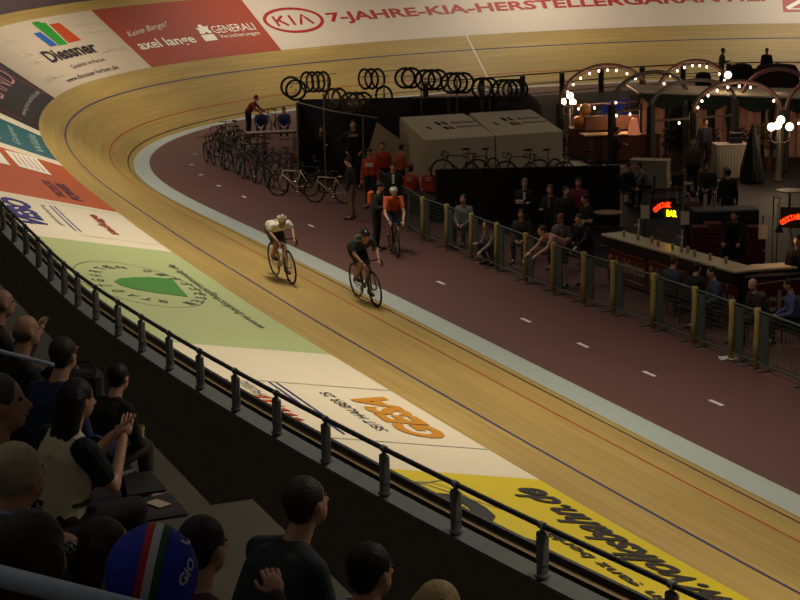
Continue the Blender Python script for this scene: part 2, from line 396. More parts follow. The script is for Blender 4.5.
# paint maker
A = advert('beige advert with blue, green and orange bars above black lettering', 29.95, 39.4, (196, 178, 154), 'ad_beige')
poly(A, [(35.2, 5.68), (35.85, 5.66), (36.02, 7.0), (35.75, 7.0), (35.72, 7.12), (35.2, 7.12)], mat('ad_bar_green', (46, 142, 48), .5), 'green_bar')
poly(A, [(34.55, 5.72), (35.12, 5.70), (35.05, 6.55), (34.5, 6.55)], mat('ad_bar_blue', (42, 92, 168), .5), 'blue_bar')
poly(A, [(35.98, 5.70), (36.95, 5.72), (36.85, 6.85), (36.15, 6.85)], mat('ad_bar_orange', (188, 72, 34), .5), 'orange_bar')
word(A, 'Diessner', 33.3, 37.35, 4.92, 5.6, mat('ad_ink_dark', (46, 38, 38), .5), .035)
word(A, 'Qualität in Farbe', 34.2, 37.0, 4.36, 4.6, MATS['ad_ink_dark']); word(A, 'www.diessner-farben.de', 32.6, 37.3, 3.84, 4.08, MATS['ad_ink_dark'])
gh = mat('ad_ghost', (214, 197, 172), .5)
for t, s0, s1, w0 in (('Innenfarben', 37.5, 39.2, 6.5), ('Fassaden', 37.4, 39.2, 6.0), ('Bodenbeschichtung', 37.3, 39.2, 4.75), ('Lasuren', 31.2, 33.6, 6.4), ('Lacke', 31.6, 32.9, 5.6), ('Putze', 31.8, 33.0, 5.1), ('Abtönfarben', 31.0, 33.0, 4.2)): word(A, t, s0, s1, w0, w0+.28, gh, .02)
# red
A = advert('brick red advert with white handwriting and a lion emblem', 39.4, 47.75, (158, 60, 36), 'ad_brick_red')
word(A, 'Keine Bange!', 40.0, 42.7, 5.5, 5.95, white, -.008, slant=.25, rot=.35); word(A, 'axel lange', 39.9, 43.5, 4.45, 5.15, white, .02)
word(A, 'GENERALI', 44.9, 47.3, 5.02, 5.5, white); word(A, 'Versicherungen', 45.0, 47.3, 4.62, 4.92, white)
poly(A, [(44.0, 4.62), (44.75, 4.62), (44.78, 5.02), (44.02, 5.02)], white, 'emblem_base')
poly(A, [(44.05, 5.1), (44.3, 5.06), (44.45, 5.2), (44.6, 5.06), (44.8, 5.12), (44.72, 5.35), (44.85, 5.55), (44.6, 5.52), (44.5, 5.7), (44.3, 5.62), (44.25, 5.45), (44.05, 5.5), (44.15, 5.3)], white, 'lion_emblem')
# car maker
A = advert('long cream advert with red oval emblem and red capital letters', 47.75, 73.75, (206, 190, 172), 'ad_far_cream')
ov = ellipse((49.6, 5.42), 1.6, .86, 40); iv = ellipse((49.6, 5.42), 1.43, .70, 40)
mb = MB(); mb.grid([[wmap(a[0], a[1], .018), wmap(b[0], b[1], .018)] for a, b in zip(ov, iv)]); mb.build('oval_emblem', redk, A[0], org=A[1])
def glyph(ad, strokes, s0, w0, sx, sw_, col, t=.13):
    for a in strokes: line(ad, [(s0+x*sx, w0+y*sw_) for x, y in a], t, col, 'lettering', .02)
glyph(A, [[(0, 0), (0, 1)], [(.0, .42), (.8, 1)], [(.28, .60), (.85, 0)]], 48.65, 5.1, .62, .66, redk)
glyph(A, [[(0, 0), (0, 1)]], 49.52, 5.1, .62, .66, redk)
glyph(A, [[(0, 0), (.55, 1), (1.1, 0)]], 49.85, 5.1, .62, .66, redk)
word(A, '7-JAHRE-KIA-HERSTELLERGARANTIE.', 51.45, 73.0, 4.92, 5.72, redk, .028)
A = advert('red framed advert past the long cream one at the right edge', 73.75, 118, (206, 190, 172), 'ad_far_cream')
poly(A, [(73.75, 4.35), (76.8, 4.35), (76.8, 7.2), (73.75, 7.2)], redk, 'red_box', .012); line(A, [(73.95, 4.55), (76.6, 4.55), (76.6, 7.0)], .07, white, 'white_frame', .02); line(A, [(73.95, 4.6), (75.6, 5.9), (76.5, 6.9)], .22, white, 'white_stroke', .02)

# ---------------------------------------------------------------- dashes on the apron
dash = None
# measured marks on the floor (metres)
M_dash = mat('floor_mark_white', (214, 206, 190), .6)
for (x, y, L) in ((.95, 39.23, .42), (2.61, 35.26, .42), (3.56, 33.02, .42), (4.53, 30.76, .42), (5.39, 28.75, .42), (-2.41, 47.22, .40), (-4.71, 52.61, .4), (-5.71, 54.97, .25), (-7.36, 62.97, .12), (-7.14, 60.03, .15), (-6.56, 57.53, .2)):
    mb = MB(); mb.bbox((0, 0, .004), (.085 if L > .3 else .12, L, .006), .002)
    o = mb.build('floor_mark', M_dash); o.location = (x, y, .002); o.rotation_euler = (0, 0, .39)
    tag(o, 'short white dash painted on the maroon apron floor', 'floor mark', 'white dashes along the apron')
# crumpled paper near the barrier
mb = MB(); rnd = random.Random(3)
mb.grid([[(.07*i, .07*j, .01+.03*rnd.random()) for j in range(5)] for i in range(6)]); o = mb.build('paper_scrap', mat('paper', (190, 184, 172), .8)); o.location = Vector((5.982, 31.625, 0.000)); tag(o, 'crumpled white paper scrap on the floor at the foot of the barrier', 'litter')

# ---------------------------------------------------------------- guard railing on the rim
M_post = mat('painted_steel_post', (92, 92, 90), .45, .1); M_rail = mat('dark_handrail', (44, 42, 42), .38, .5)
org = surf(-8, wt(-8), 0, .35, 0); rr = empty('guard_railing', org, 0, 'dark steel guard railing on the rim between spectators and track', 'railing')
mb = MB(); mb.tube([surf(s, wt(s), 0, .29, .55) for s in np.arange(-30, 24, .5)], .034, 10); mb.build('handrail', M_rail, rr, org=org, smooth=True)
for s in [-29.4, -27.8, -26.2, -24.6, -23.0, -21.6, -20.15, -18.6, -16.64, -15.04, -13.48, -11.98, -10.52, -9.12, -7.72, -6.36, -4.96, -3.6, -2.14, -.78, .35, 1.65, 2.98, 4.36, 5.72, 7.1, 8.5, 9.9, 11.3, 12.7, 14.1, 15.5, 16.9, 18.3, 19.7, 21.1]:
    s += .09; p = surf(s, wt(s), 0, .29, -.03); R = Matrix.Rotation(math.atan2(tang(s).y, tang(s).x), 3, 'Z'); mb = MB()
    mb.bbox(p+Vector((0, 0, .32)), (.15, .10, .38), .02, R); mb.cyl(p+Vector((0, 0, .0)), p+Vector((0, 0, .17)), .066, 12); mb.cyl(p+Vector((0, 0, .0)), p+Vector((0, 0, .03)), .085, 12)
    mb.cyl(p+Vector((0, 0, .5)), p+Vector((0, 0, .58)), .028, 8); t = tang(s)*.04; mb.cyl(p+Vector((0, 0, .58))-t, p+Vector((0, 0, .58))+t, .046, 10)
    mb.build('post', M_post, rr, org=org)
# ---------------------------------------------------------------- people
def remesh(mb, vox, name, m, parent, smooth=2, extra=None):
    me = mb.mesh('tmp'); o = bpy.data.objects.new('tmp', me); C.objects.link(o)
    r = o.modifiers.new('r', 'REMESH'); r.mode = 'VOXEL'; r.voxel_size = vox; r.use_smooth_shade = True
    s = o.modifiers.new('s', 'SMOOTH'); s.iterations = smooth; s.factor = .6
    me2 = bpy.data.meshes.new_from_object(o.evaluated_get(bpy.context.evaluated_depsgraph_get()))
    bpy.data.objects.remove(o); bpy.data.meshes.remove(me)
    if extra is not None and extra.v:
        import bmesh
        bm = bmesh.new(); bm.from_mesh(me2); t = extra.mesh('x', smooth=True); bm.from_mesh(t); bm.to_mesh(me2); bm.free(); bpy.data.meshes.remove(t)
    me2.polygons.foreach_set('use_smooth', [True]*len(me2.polygons))
    me2.name = name; me2.materials.clear(); me2.materials.append(m)
    o = bpy.data.objects.new(name, me2); C.objects.link(o); o.parent = parent; return o
SKIN = {'light': (198, 150, 124), 'tan': (160, 108, 80)}
def pose(kind='stand', lean=0., armL='down', armR='down', head=(0, 0), twist=0., k=1., spread=.09):
    J = {}; a = math.radians(lean)
    if kind == 'stand': pel = Vector((0, 0, .96))
    elif kind == 'sit': pel = Vector((0, 0, .50))
    elif kind == 'crouch': pel = Vector((0, -.12, .36))
    elif kind == 'ride': pel = Vector((0, -.27, 1.02))
    Rm = Matrix.Rotation(-a, 3, 'X') @ Matrix.Rotation(math.radians(twist), 3, 'Z')
    T = lambda x, y, z: pel + Rm @ Vector((x, y, z))
    J['pel'] = pel; J['waist'] = T(0, .01, .16); J['chest'] = T(0, .0, .36); J['neck'] = T(0, -.01, .52)
    J['head'] = T(0, .015, .52) + (Matrix.Rotation(-a*.45, 3, 'X') @ Vector((0, .03, .155)))
    for sd, arm in (('L', armL), ('R', armR)):
        sg = -1 if sd == 'L' else 1
        sh = T(sg*.178, -.01, .425); J['sh'+sd] = sh
        if arm == 'down': e, w = Vector((sg*.06, -.03, -.29)), Vector((sg*.07, .05, -.54))
        elif arm == 'front': e, w = Vector((sg*.05, .04, -.28)), Vector((-sg*.03, .28, -.22))
        elif arm == 'clap': e, w = Vector((sg*.02, .16, -.24)), Vector((-sg*.13, .34, -.02))
        elif arm == 'up': e, w = Vector((sg*.10, .22, -.20)), Vector((-sg*.02, .30, .0))
        elif arm == 'lap': e, w = Vector((sg*.05, .05, -.28)), Vector((-sg*.08, .27, -.36))
        elif arm == 'hip': e, w = Vector((sg*.20, -.10, -.22)), Vector((sg*.02, .04, -.42))
        elif arm == 'bars': e, w = None, None
        elif arm == 'reach': e, w = Vector((sg*.03, .18, -.22)), Vector((0, .40, -.34))
        if arm == 'bars':
            J['wr'+sd] = Vector((sg*.17, .43, .86)); J['el'+sd] = Vector((sg*.235, .20, 1.02)); J['hd'+sd] = Vector((0, .7, -.7))
        else:
            J['el'+sd] = sh + e; J['wr'+sd] = sh + w; J['hd'+sd] = (w-e).normalized()
        hp = pel + Vector((sg*spread, 0, -.02)); J['hip'+sd] = hp
        if kind == 'stand': J['kn'+sd] = Vector((sg*(spread+.01), .015, .50)); J['an'+sd] = Vector((sg*(spread+.02), -.03, .09)); J['toe'+sd] = Vector((sg*(spread+.05), .15, .035))
        elif kind == 'sit': J['kn'+sd] = Vector((sg*(spread+.04), .44, .50)); J['an'+sd] = Vector((sg*(spread+.03), .42, .09)); J['toe'+sd] = Vector((sg*(spread+.05), .60, .035))
        elif kind == 'crouch': J['kn'+sd] = Vector((sg*(spread+.08), .24, .50)); J['an'+sd] = Vector((sg*(spread+.04), .02, .09)); J['toe'+sd] = Vector((sg*(spread+.06), .20, .035))
        elif kind == 'ride':
            up = sg > 0; J['kn'+sd] = Vector((sg*.11, .13, .74)) if up else Vector((sg*.10, -.02, .58)); J['an'+sd] = Vector((sg*.12, -.12, .50)) if up else Vector((sg*.12, -.12, .17))
            J['toe'+sd] = J['an'+sd] + Vector((0, .15, -.06))
    J['_head'] = head; J['_lean'] = a; J['_k'] = k
    return J
def hand(mb, w, d, side, up=Vector((0, 0, 1)), curl=.5, k=1.):
    d = Vector(d).normalized(); x = d.cross(up)
    if x.length < .1: x = d.cross(Vector((0, 1, 0)))
    x.normalize(); n = x.cross(d).normalized(); w = Vector(w); R = Matrix((x, d, n)).transposed()
    c = w + d*.05*k; mb.ell(c, (.042*k, .052*k, .017*k), R, 10, 7)
    for i, (ox, L) in enumerate(((-.030, .060), (-.010, .072), (.011, .067), (.030, .052))):
        b = w + d*.088*k + x*ox*k; m1 = b + (d*math.cos(curl*.5) - n*math.sin(curl*.5))*L*.5*k; m2 = m1 + (d*math.cos(curl*1.3) - n*math.sin(curl*1.3))*L*.5*k
        mb.cone2(b - d*.01, m1, .0092*k, .0085*k, 6); mb.cone2(m1, m2, .0085*k, .0068*k, 6)
    sx = -1 if side == 'R' else 1
    t0 = w + d*.03*k + x*sx*.03*k; t1 = t0 + (x*sx*.75 + d*.6 - n*.3)*.035*k; t2 = t1 + (d*.9 + x*sx*.1 - n*.35)*.032*k
    mb.cone2(t0, t1, .0115*k, .0095*k, 6); mb.cone2(t1, t2, .0095*k, .0075*k, 6)
def person(label, loc, yaw, J, top=(60, 60, 60), bottom=(30, 30, 34), sleeve='long', hair='short', haircol=(40, 28, 20), skin='light', legs='long', shoes=(24, 22, 22),
           vox=.02, group=None, detail=0, extras=(), topname=None, tilt=None, headc=None, gloves=None, curl=.6):
    k = J['_k']; root = empty('person', loc, yaw, label, 'person', group)
    if k != 1: root.scale = (k, k, k)
    if tilt: root.rotation_euler = tilt
    q = lambda n_: J[n_]
    sk = mat('skin_'+skin, SKIN[skin], .5, var=.06, scale=20)
    hr = Matrix.Rotation(math.radians(J['_head'][0]), 3, 'Z') @ Matrix.Rotation(math.radians(-J['_head'][1]) - J['_lean']*.25, 3, 'X'); H = q('head')
    hp = lambda x, y, z: H + hr @ Vector((x, y, z))
    b = MB()
    b.ell(hp(0, -.012, .025), (.074, .092, .092), hr); b.ell(hp(0, .025, -.045), (.056, .062, .068), hr); b.cone2(hp(0, .055, -.085), hp(0, .045, -.085), .022, .026, 8)
    b.cone2(hp(0, .082, .012), hp(0, .102, -.022), .010, .016, 8)
    for sg in (-1, 1): b.ell(hp(sg*.077, -.008, -.008), (.012, .02, .033), hr, 8, 6)
    b.cone2(q('neck')-Vector((0, 0, .04)), hp(0, -.015, -.05), .062, .052)
    torso = [('hipL', 'shL', .105, .075), ('hipR', 'shR', .105, .075)]
    def torso_mb(m, g):
        for sg in (-1, 1):
            m.cone2(q('pel')+Vector((sg*.06, 0, .03)), q('chest')+Vector((sg*.08, 0, 0)), .112+g, .108+g); m.cone2(q('chest')+Vector((sg*.07, 0, -.02)), q('shL' if sg < 0 else 'shR'), .098+g, .050+g)
        m.cone2(q('shL'), q('neck')-Vector((0, 0, .05)), .048+g, .050+g); m.cone2(q('shR'), q('neck')-Vector((0, 0, .05)), .048+g, .050+g); m.cone2(q('chest'), q('neck')-Vector((0, 0, .04)), .1+g, .052+g)
    torso_mb(b, 0)
    def arm(m, sd, g, full=True, frac=1.):
        s_, e, w = q('sh'+sd), q('el'+sd), q('wr'+sd)
        if full: m.cone2(s_, e, .052+g, .040+g); m.cone2(e, w, .040+g, .027+g)
        else: m.cone2(s_, s_+(e-s_)*frac, .054+g, .046+g+.004)
    def leg(m, sd, g, full=True, frac=.6):
        h, kn, an = q('hip'+sd), q('kn'+sd), q('an'+sd)
        if full: m.cone2(h, kn, .086+g, .055+g); m.cone2(kn, kn+(an-kn)*.35+Vector((0, -.01, 0)), .054+g, .056+g); m.cone2(kn+(an-kn)*.35, an, .056+g, .036+g)
        else: m.cone2(h, h+(kn-h)*frac, .088+g, .072+g)
    x = MB()
    for sd in 'LR':
        arm(b, sd, 0); leg(b, sd, 0); b.cone2(q('an'+sd), q('toe'+sd), .036, .026)
        hand(x, q('wr'+sd), q('hd'+sd), sd, curl=curl)
    remesh(b, vox, 'body', sk, root, extra=x)
    # clothes
    t = MB(); torso_mb(t, .014)
    for sd in 'LR':
        if sleeve == 'long': arm(t, sd, .013)
        elif sleeve == 'short': arm(t, sd, .014, False, .6)
        elif sleeve == 'cap': arm(t, sd, .012, False, .25)
    tm = mat(topname or 'cloth_%d_%d_%d' % tuple(top), top, .85, var=.18, scale=9, bump=.2)
    to = remesh(t, vox, 'jacket' if sleeve == 'long' else 'shirt', tm, root)
    t = MB()
    for sd in 'LR': leg(t, sd, .013, legs == 'long', .75)
    t.cone2(q('pel')+Vector((-.07, 0, .03)), q('pel')+Vector((.07, 0, .03)), .122, .122)
    remesh(t, vox, 'trousers' if legs == 'long' else 'shorts', mat('cloth_%d_%d_%d' % tuple(bottom), bottom, .85, var=.15, scale=9), root)
    for sd in 'LR':
        m = MB(); a_, t_ = q('an'+sd), q('toe'+sd); d = (t_-a_); m.cone2(a_+Vector((0, -.02, -.045)), t_+d*.12, .045, .036, 10); m.cone2(a_, a_+Vector((0, 0, -.03)), .046, .046, 10)
        m.build('shoe', mat('shoe_%d_%d_%d' % tuple(shoes), shoes, .5), root, smooth=True)
    hm = mat('hair_%d_%d_%d' % tuple(haircol), haircol, .6, var=.35, scale=60, bump=.6)
    h = MB()
    if hair in ('short', 'long', 'fringe', 'balding'):
        if hair == 'balding': h.ell(hp(0, -.032, -.008), (.082, .078, .062), hr)
        elif hair == 'fringe': h.ell(hp(0, -.02, .03), (.088, .10, .098), hr)
        else: h.ell(hp(0, -.024, .036), (.085, .096, .092), hr); h.ell(hp(0, -.05, -.02), (.066, .055, .062), hr)
        if hair == 'long':
            for sg in (-1, 0, 1): h.cone2(hp(sg*.05, -.055, .02), q('neck')+Vector((sg*.075, -.055, -.10)), .056, .036)
        remesh(h, min(vox, .014), 'hair', hm, root, 1)
    elif hair == 'helmet':
        h.ell(hp(0, -.02, .045), (.098, .132, .088), hr); o = remesh(h, .014, 'helmet', mat('helmet_%d_%d_%d' % tuple(haircol), haircol, .3), root, 1)
        for i in (-1, 0, 1):
            v = MB(); pts = [hp(i*.035, -.02+.135*math.sin(a_), .045+.092*math.cos(a_)) for a_ in np.linspace(-1.1, 1.1, 9)]; v.tube(pts, .007, 6); v.build('vent_slot', mat('vent_black', (20, 20, 22), .6), o)
    elif hair == 'cap':
        h.ell(hp(0, -.015, .05), (.092, .11, .085), hr); h.ell(hp(0, .10, .045), (.065, .06, .012), hr); remesh(h, .014, 'cap', mat('cap_%d_%d_%d' % tuple(haircol), haircol, .8), root, 1)
    if detail:
        for sg in (-1, 1): e = MB(); e.ell(hp(sg*.03, .068, .018), (.012, .012, .007), hr, 8, 6); e.build('eye', mat('eye_dark', (28, 22, 20), .2), root, smooth=True)
        e = MB(); e.ell(hp(0, .083, -.052), (.024, .008, .006), hr, 8, 6); e.build('mouth', mat('lip', (150, 84, 74), .5), root, smooth=True)
    for nm, fn, m in extras:
        e = MB(); fn(e, J, hp); e.build(nm, m, root, smooth=False)
    return root
def badge(col=(220, 214, 204), w=.16, h=.07, back=False, z=.36, y=.135):
    def f(e, J, hp):
        c = J['pel'] + Matrix.Rotation(-J['_lean'], 3, 'X') @ Vector((0, -y if back else y, z)); e.bbox(c, (w, .012, h), .003, Matrix.Rotation(-J['_lean'], 3, 'X'))
    return f
def ringbadge(r=.05, back=True, z=.38, y=.135):
    def f(e, J, hp):
        Rm = Matrix.Rotation(-J['_lean'], 3, 'X'); c = J['pel'] + Rm @ Vector((0, -y if back else y, z)); e.tube([c + Rm @ Vector((r*math.cos(a), 0, r*math.sin(a))) for a in np.linspace(0, 2*PI, 16, endpoint=False)], .014, 6, True)
    return f
def collar(e, J, hp):
    c = J['neck']; e.tube([c + Vector((.068*math.cos(a), .066*math.sin(a)-.005, .035-.02*math.sin(a))) for a in np.linspace(0, 2*PI, 16, endpoint=False)], .016, 6, True)

# ---------------------------------------------------------------- bicycles
M_tyre = mat('tyre_rubber', (20, 20, 21), .7); M_rim = mat('rim_alloy', (96, 96, 98), .35, .8); M_rimb = mat('rim_black', (30, 30, 32), .4); M_chrome = mat('bright_metal', (176, 176, 176), .25, .9); M_sad = mat('saddle_black', (24, 22, 22), .6)
def wheel_parts(parent, y, z, rim=None, name='wheel', r=.335, disc=False, deep=.014):
    w = MB(); w.tube([(0, y+r*math.cos(a), z+r*math.sin(a)) for a in np.linspace(0, 2*PI, 36, endpoint=False)], .016, 6, True); t = w.build(name, M_tyre, parent, smooth=True)
    w = MB(); rr = r-.010-deep; w.tube([(0, y+rr*math.cos(a), z+rr*math.sin(a)) for a in np.linspace(0, 2*PI, 36, endpoint=False)], deep, 6, True); w.build('rim', rim or M_rimb, t, smooth=True)
    w = MB()
    if disc: w.lathe([(0, -.012), (r-.03, -.004), (r-.03, .004), (0, .012)], n=24); w.v = [Vector((v.z, y+v.x, z+v.y)) for v in w.v]
    else:
        for i in range(18): a = 2*PI*i/18; w.cyl((.025*(-1)**i, y, z), (0, y+rr*math.cos(a), z+rr*math.sin(a)), .0022, 4)
    w.build('disc' if disc else 'spokes', M_rimb if disc else M_chrome, t)
    w = MB(); w.cyl((-.045, y, z), (.045, y, z), .018, 10); w.build('hub', M_chrome, t); return t
def bicycle(label, loc, yaw, col, rim=None, drop=True, disc=False, tilt=0, steer=0, group=None, cname=None):
    root = empty('bicycle', loc, yaw, label, 'bicycle', group); root.rotation_euler = (0, tilt, yaw)
    fm = mat('frame_%d_%d_%d' % tuple(col), col, .3)
    bb = Vector((0, -.08, .28)); st = Vector((0, -.235, .80)); ht = Vector((0, .33, .80)); hb = Vector((0, .365, .66)); ra = (0, -.49, .335); fa = (0, .49, .335)
    f = MB(); f.tube([bb, st], .017, 10); f.tube([st+Vector((0, .02, -.04)), ht-Vector((0, 0, .02))], .016, 10); f.tube([bb, hb], .021, 10); f.tube([ht, hb], .021, 10)
    for sg in (-1, 1): f.tube([st+Vector((sg*.01, .01, -.05)), (sg*.055, ra[1], ra[2])], .009, 8); f.tube([bb+Vector((sg*.03, 0, 0)), (sg*.055, ra[1], ra[2])], .010, 8)
    f.cyl(bb-Vector((.04, 0, 0)), bb+Vector((.04, 0, 0)), .024, 12); f.build('frame', fm, root, smooth=True)
    f = MB()
    for sg in (-1, 1): f.tube([hb+Vector((sg*.02, 0, 0)), Vector((sg*.045, .39, .60)), Vector((sg*.05, fa[1], fa[2]))], .012, 8)
    f.tube([hb-Vector((.03, 0, 0)), hb+Vector((.03, 0, 0))], .016, 8); f.build('fork', fm, root, smooth=True)
    wheel_parts(root, -.49, .335, rim, disc=disc); wheel_parts(root, .49, .335, rim)
    f = MB(); f.bbox((0, -.255, .955), (.13, .10, .035), .015); f.tube([(0, -.22, .955), (0, -.10, .955), (0, -.04, .95)], [.04, .028, .02], 8); f.cyl(st, (0, -.25, .94), .013, 8); f.build('saddle', M_sad, root, smooth=True)
    f = MB(); f.tube([ht, (0, .32, .87), (0, .42, .885)], .014, 8)
    if drop:
        for sg in (-1, 1): f.tube([(0, .42, .885), (sg*.19, .42, .885), (sg*.20, .50, .87), (sg*.20, .52, .80), (sg*.20, .46, .745), (sg*.20, .38, .74)], .013, 8)
    else: f.tube([(-.28, .40, .90), (-.1, .42, .89), (.1, .42, .89), (.28, .40, .90)], .013, 8)
    f.build('handlebar', M_sad, root, smooth=True)
    f = MB(); f.tube([(.045, -.08+.09*math.cos(a), .28+.09*math.sin(a)) for a in np.linspace(0, 2*PI, 18, endpoint=False)], .007, 6, True)
    f.tube([(.06, -.08, .28), (.065, -.08, .11)], .011, 6); f.tube([(-.06, -.08, .28), (-.065, -.08, .45)], .011, 6); f.bbox((.105, -.08, .11), (.08, .06, .02), .005); f.bbox((-.105, -.08, .45), (.08, .06, .02), .005)
    for sg in (-1, 1): f.tube([(.045, -.08, .28+sg*.09), (.045, -.49, .335+sg*.03)], .005, 5)
    f.build('crankset', M_chrome, root); return root

# the two racers on the bank, and the rider on the apron
def rider(label, blabel, s, w, col, top, short, helmet, lean=62, head=(0, -40), sleeve='short', yoff=0., onfloor=None, skin='tan', detail=0, extras=(), bars='drops'):
    if onfloor is None:
        p = surf(s, w); d = -tang(s); yaw = look(d); tl = math.radians(5)
    else: p, yaw = onfloor; tl = 0
    p = p + Vector((0, 0, .01)); yaw += yoff
    b = bicycle(blabel, p, yaw, col, tilt=tl)
    J = pose('ride', lean, 'bars', 'bars', head)
    pr = person(label, p + Vector((0, 0, .01)), yaw, J, top, short, sleeve, 'helmet', helmet, skin, 'short', (30, 30, 32), .016, detail=detail, extras=extras)
    pr.rotation_euler = b.rotation_euler; b.scale = pr.scale = (1.13 if onfloor is None else 1.03,)*3; return pr
rider('racer in a white and grey jersey crouched low on the bank, farther of the two', 'white track bicycle ridden on the bank behind the other racer', 3.9, 1.62, (206, 200, 186), (206, 200, 184), (60, 58, 54), (202, 196, 170), 76, (0, -20), extras=(('jersey_patch', badge(w=.16, h=.12, back=True), mat('jersey_red', (170, 40, 44), .7)),))
rider('racer in a black jersey with a white back panel on the blue band side', 'black track bicycle of the leading racer at the blue band', 1.9, .38, (34, 34, 36), (36, 40, 38), (26, 26, 28), (28, 28, 30), 66, (0, -22), extras=(('jersey_patch', badge(w=.22, h=.12, back=True, z=.42), mat('jersey_white', (214, 210, 196), .7)), ('jersey_side', badge(w=.10, h=.14, back=True, z=.24, y=.12), mat('jersey_green', (104, 132, 44), .7))))
p3 = Vector((-0.131, 42.896, 0.000)); d3 = -tang(2.)
rider('cyclist in an orange jersey and white helmet riding slowly along the apron', 'black road bicycle ridden on the maroon apron', 0, 0, (40, 40, 44), (196, 84, 44), (66, 82, 110), (206, 200, 188), 42, (10, -12), onfloor=(p3, look((.16, -1))), detail=1, skin='light')
# ---------------------------------------------------------------- mesh barriers along the apron
M_bar = mat('barrier_steel_green', (86, 98, 90), .5, .3); M_mesh = mat('barrier_mesh_green', (56, 72, 66), .6); M_pad = mat('yellow_foam_wrap', (156, 136, 80), .85, var=.2, scale=30)
FB = [(-1.25, 55.2), (-.75, 51.6), (-.2, 48.2), (.28, 46.4), (.63, 44.78), (1.22, 43.5), (1.78, 42.06), (2.32, 40.64), (2.90, 39.18), (3.42, 37.95), (3.97, 36.75), (4.48, 35.75), (5.12, 34.35), (5.72, 32.98), (6.21, 31.75), (6.53, 31.0), (7.15, 29.45), (7.8, 27.9)]
names = ['beside the rider in orange', 'by the seated man in white', 'in front of the kneeling person', 'before the man with folded arms']
for i in range(len(FB)-1):
    a, b = Vector(FB[i]+(0,)), Vector(FB[i+1]+(0,)); d = b-a; L = d.length; yaw = look(d)
    r = empty('crowd_barrier', a, yaw, 'green mesh crowd barrier with a yellow foam wrapped post along the apron edge' if i >= 4 else 'plain green mesh crowd barrier at the far end of the row', 'barrier', 'mesh barriers along the apron' if i >= 4 else 'far mesh barriers')
    m = MB(); m.tube([(0, .03, .06), (0, .03, 1.1), (0, L-.03, 1.1), (0, L-.03, .06)], .021, 8); m.tube([(0, .03, .14), (0, L-.03, .14)], .021, 8)
    for y in (.25, L-.25): m.bbox((0, y, .02), (.3, .05, .02), .005)
    m.build('frame', M_bar, r)
    m = MB()
    n = max(3, int(L/.09))
    for k in range(1, n): m.box((0, L*k/n, .62), (.006, .006, .94))
    for k in range(1, 11): m.box((0, L/2, .14+.96*k/11), (.006, L-.08, .006))
    m.build('wire_mesh', M_mesh, r)
    if i >= 4:
        m = MB(); m.tube([(0, 0, .04), (.004, 0, .5), (-.004, .01, .9), (0, 0, 1.13), (0, .0, 1.15)], [.062, .058, .062, .066, .05], 10); m.build('foam_wrap', M_pad, r, smooth=True)
        m = MB(); m.bbox((0, .26, .60), (.03, .26, .9), .01); m.build('cloth_strip', mat('barrier_cloth_grey', (56, 66, 64), .8), r)

# ---------------------------------------------------------------- black drape wall of the pit lane
M_drape = mat('black_molton', (17, 16, 16), .95, var=.2, scale=3)
A0, B0 = Vector((1.05, 47.5, 0)), Vector((5.95, 46.3, 0)); d = (B0-A0); L = d.length; r = empty('drape_screen', A0, look(d), 'long black drape screen behind the barriers', 'screen')
m = MB(); rows = []
for i in range(121): t = L*i/120; rows.append([(.05*math.sin(i*1.1), t, 0), (.03*math.sin(i*1.1), t, .9), (.01*math.sin(i*1.1), t, 1.45+.20*t/L)])
m.grid(rows); m.build('drape', M_drape, r, smooth=True)
m = MB(); m.tube([(0, 0, 1.46), (0, L, 1.66)], .02, 8)
m.build('top_rail', mat('black_pipe', (24, 24, 24), .5), r)
for k in range(5): m = MB(); m.cyl((0, L*k/4, 0), (0, L*k/4, 1.46+.05*k), .02, 8); m.bbox((0, L*k/4, .01), (.4, .3, .02), .005); m.build('post', MATS['black_pipe'], r)
# side return toward the left pit box with the counter where officials sit
A1 = Vector((.1, 50.4, 0)); d = A0+Vector((.0, .3, 0))-A1; L1 = d.length; r = empty('officials_counter', A1, look(d), 'low black counter in front of the two seated people in red', 'counter')
m = MB(); m.bbox((0, L1/2, .26), (.5, L1, .5), .03); m.build('counter_body', M_drape, r); m = MB(); m.bbox((0, L1/2, .53), (.6, L1+.1, .04), .01); m.build('counter_top', mat('counter_black', (34, 32, 32), .6), r)

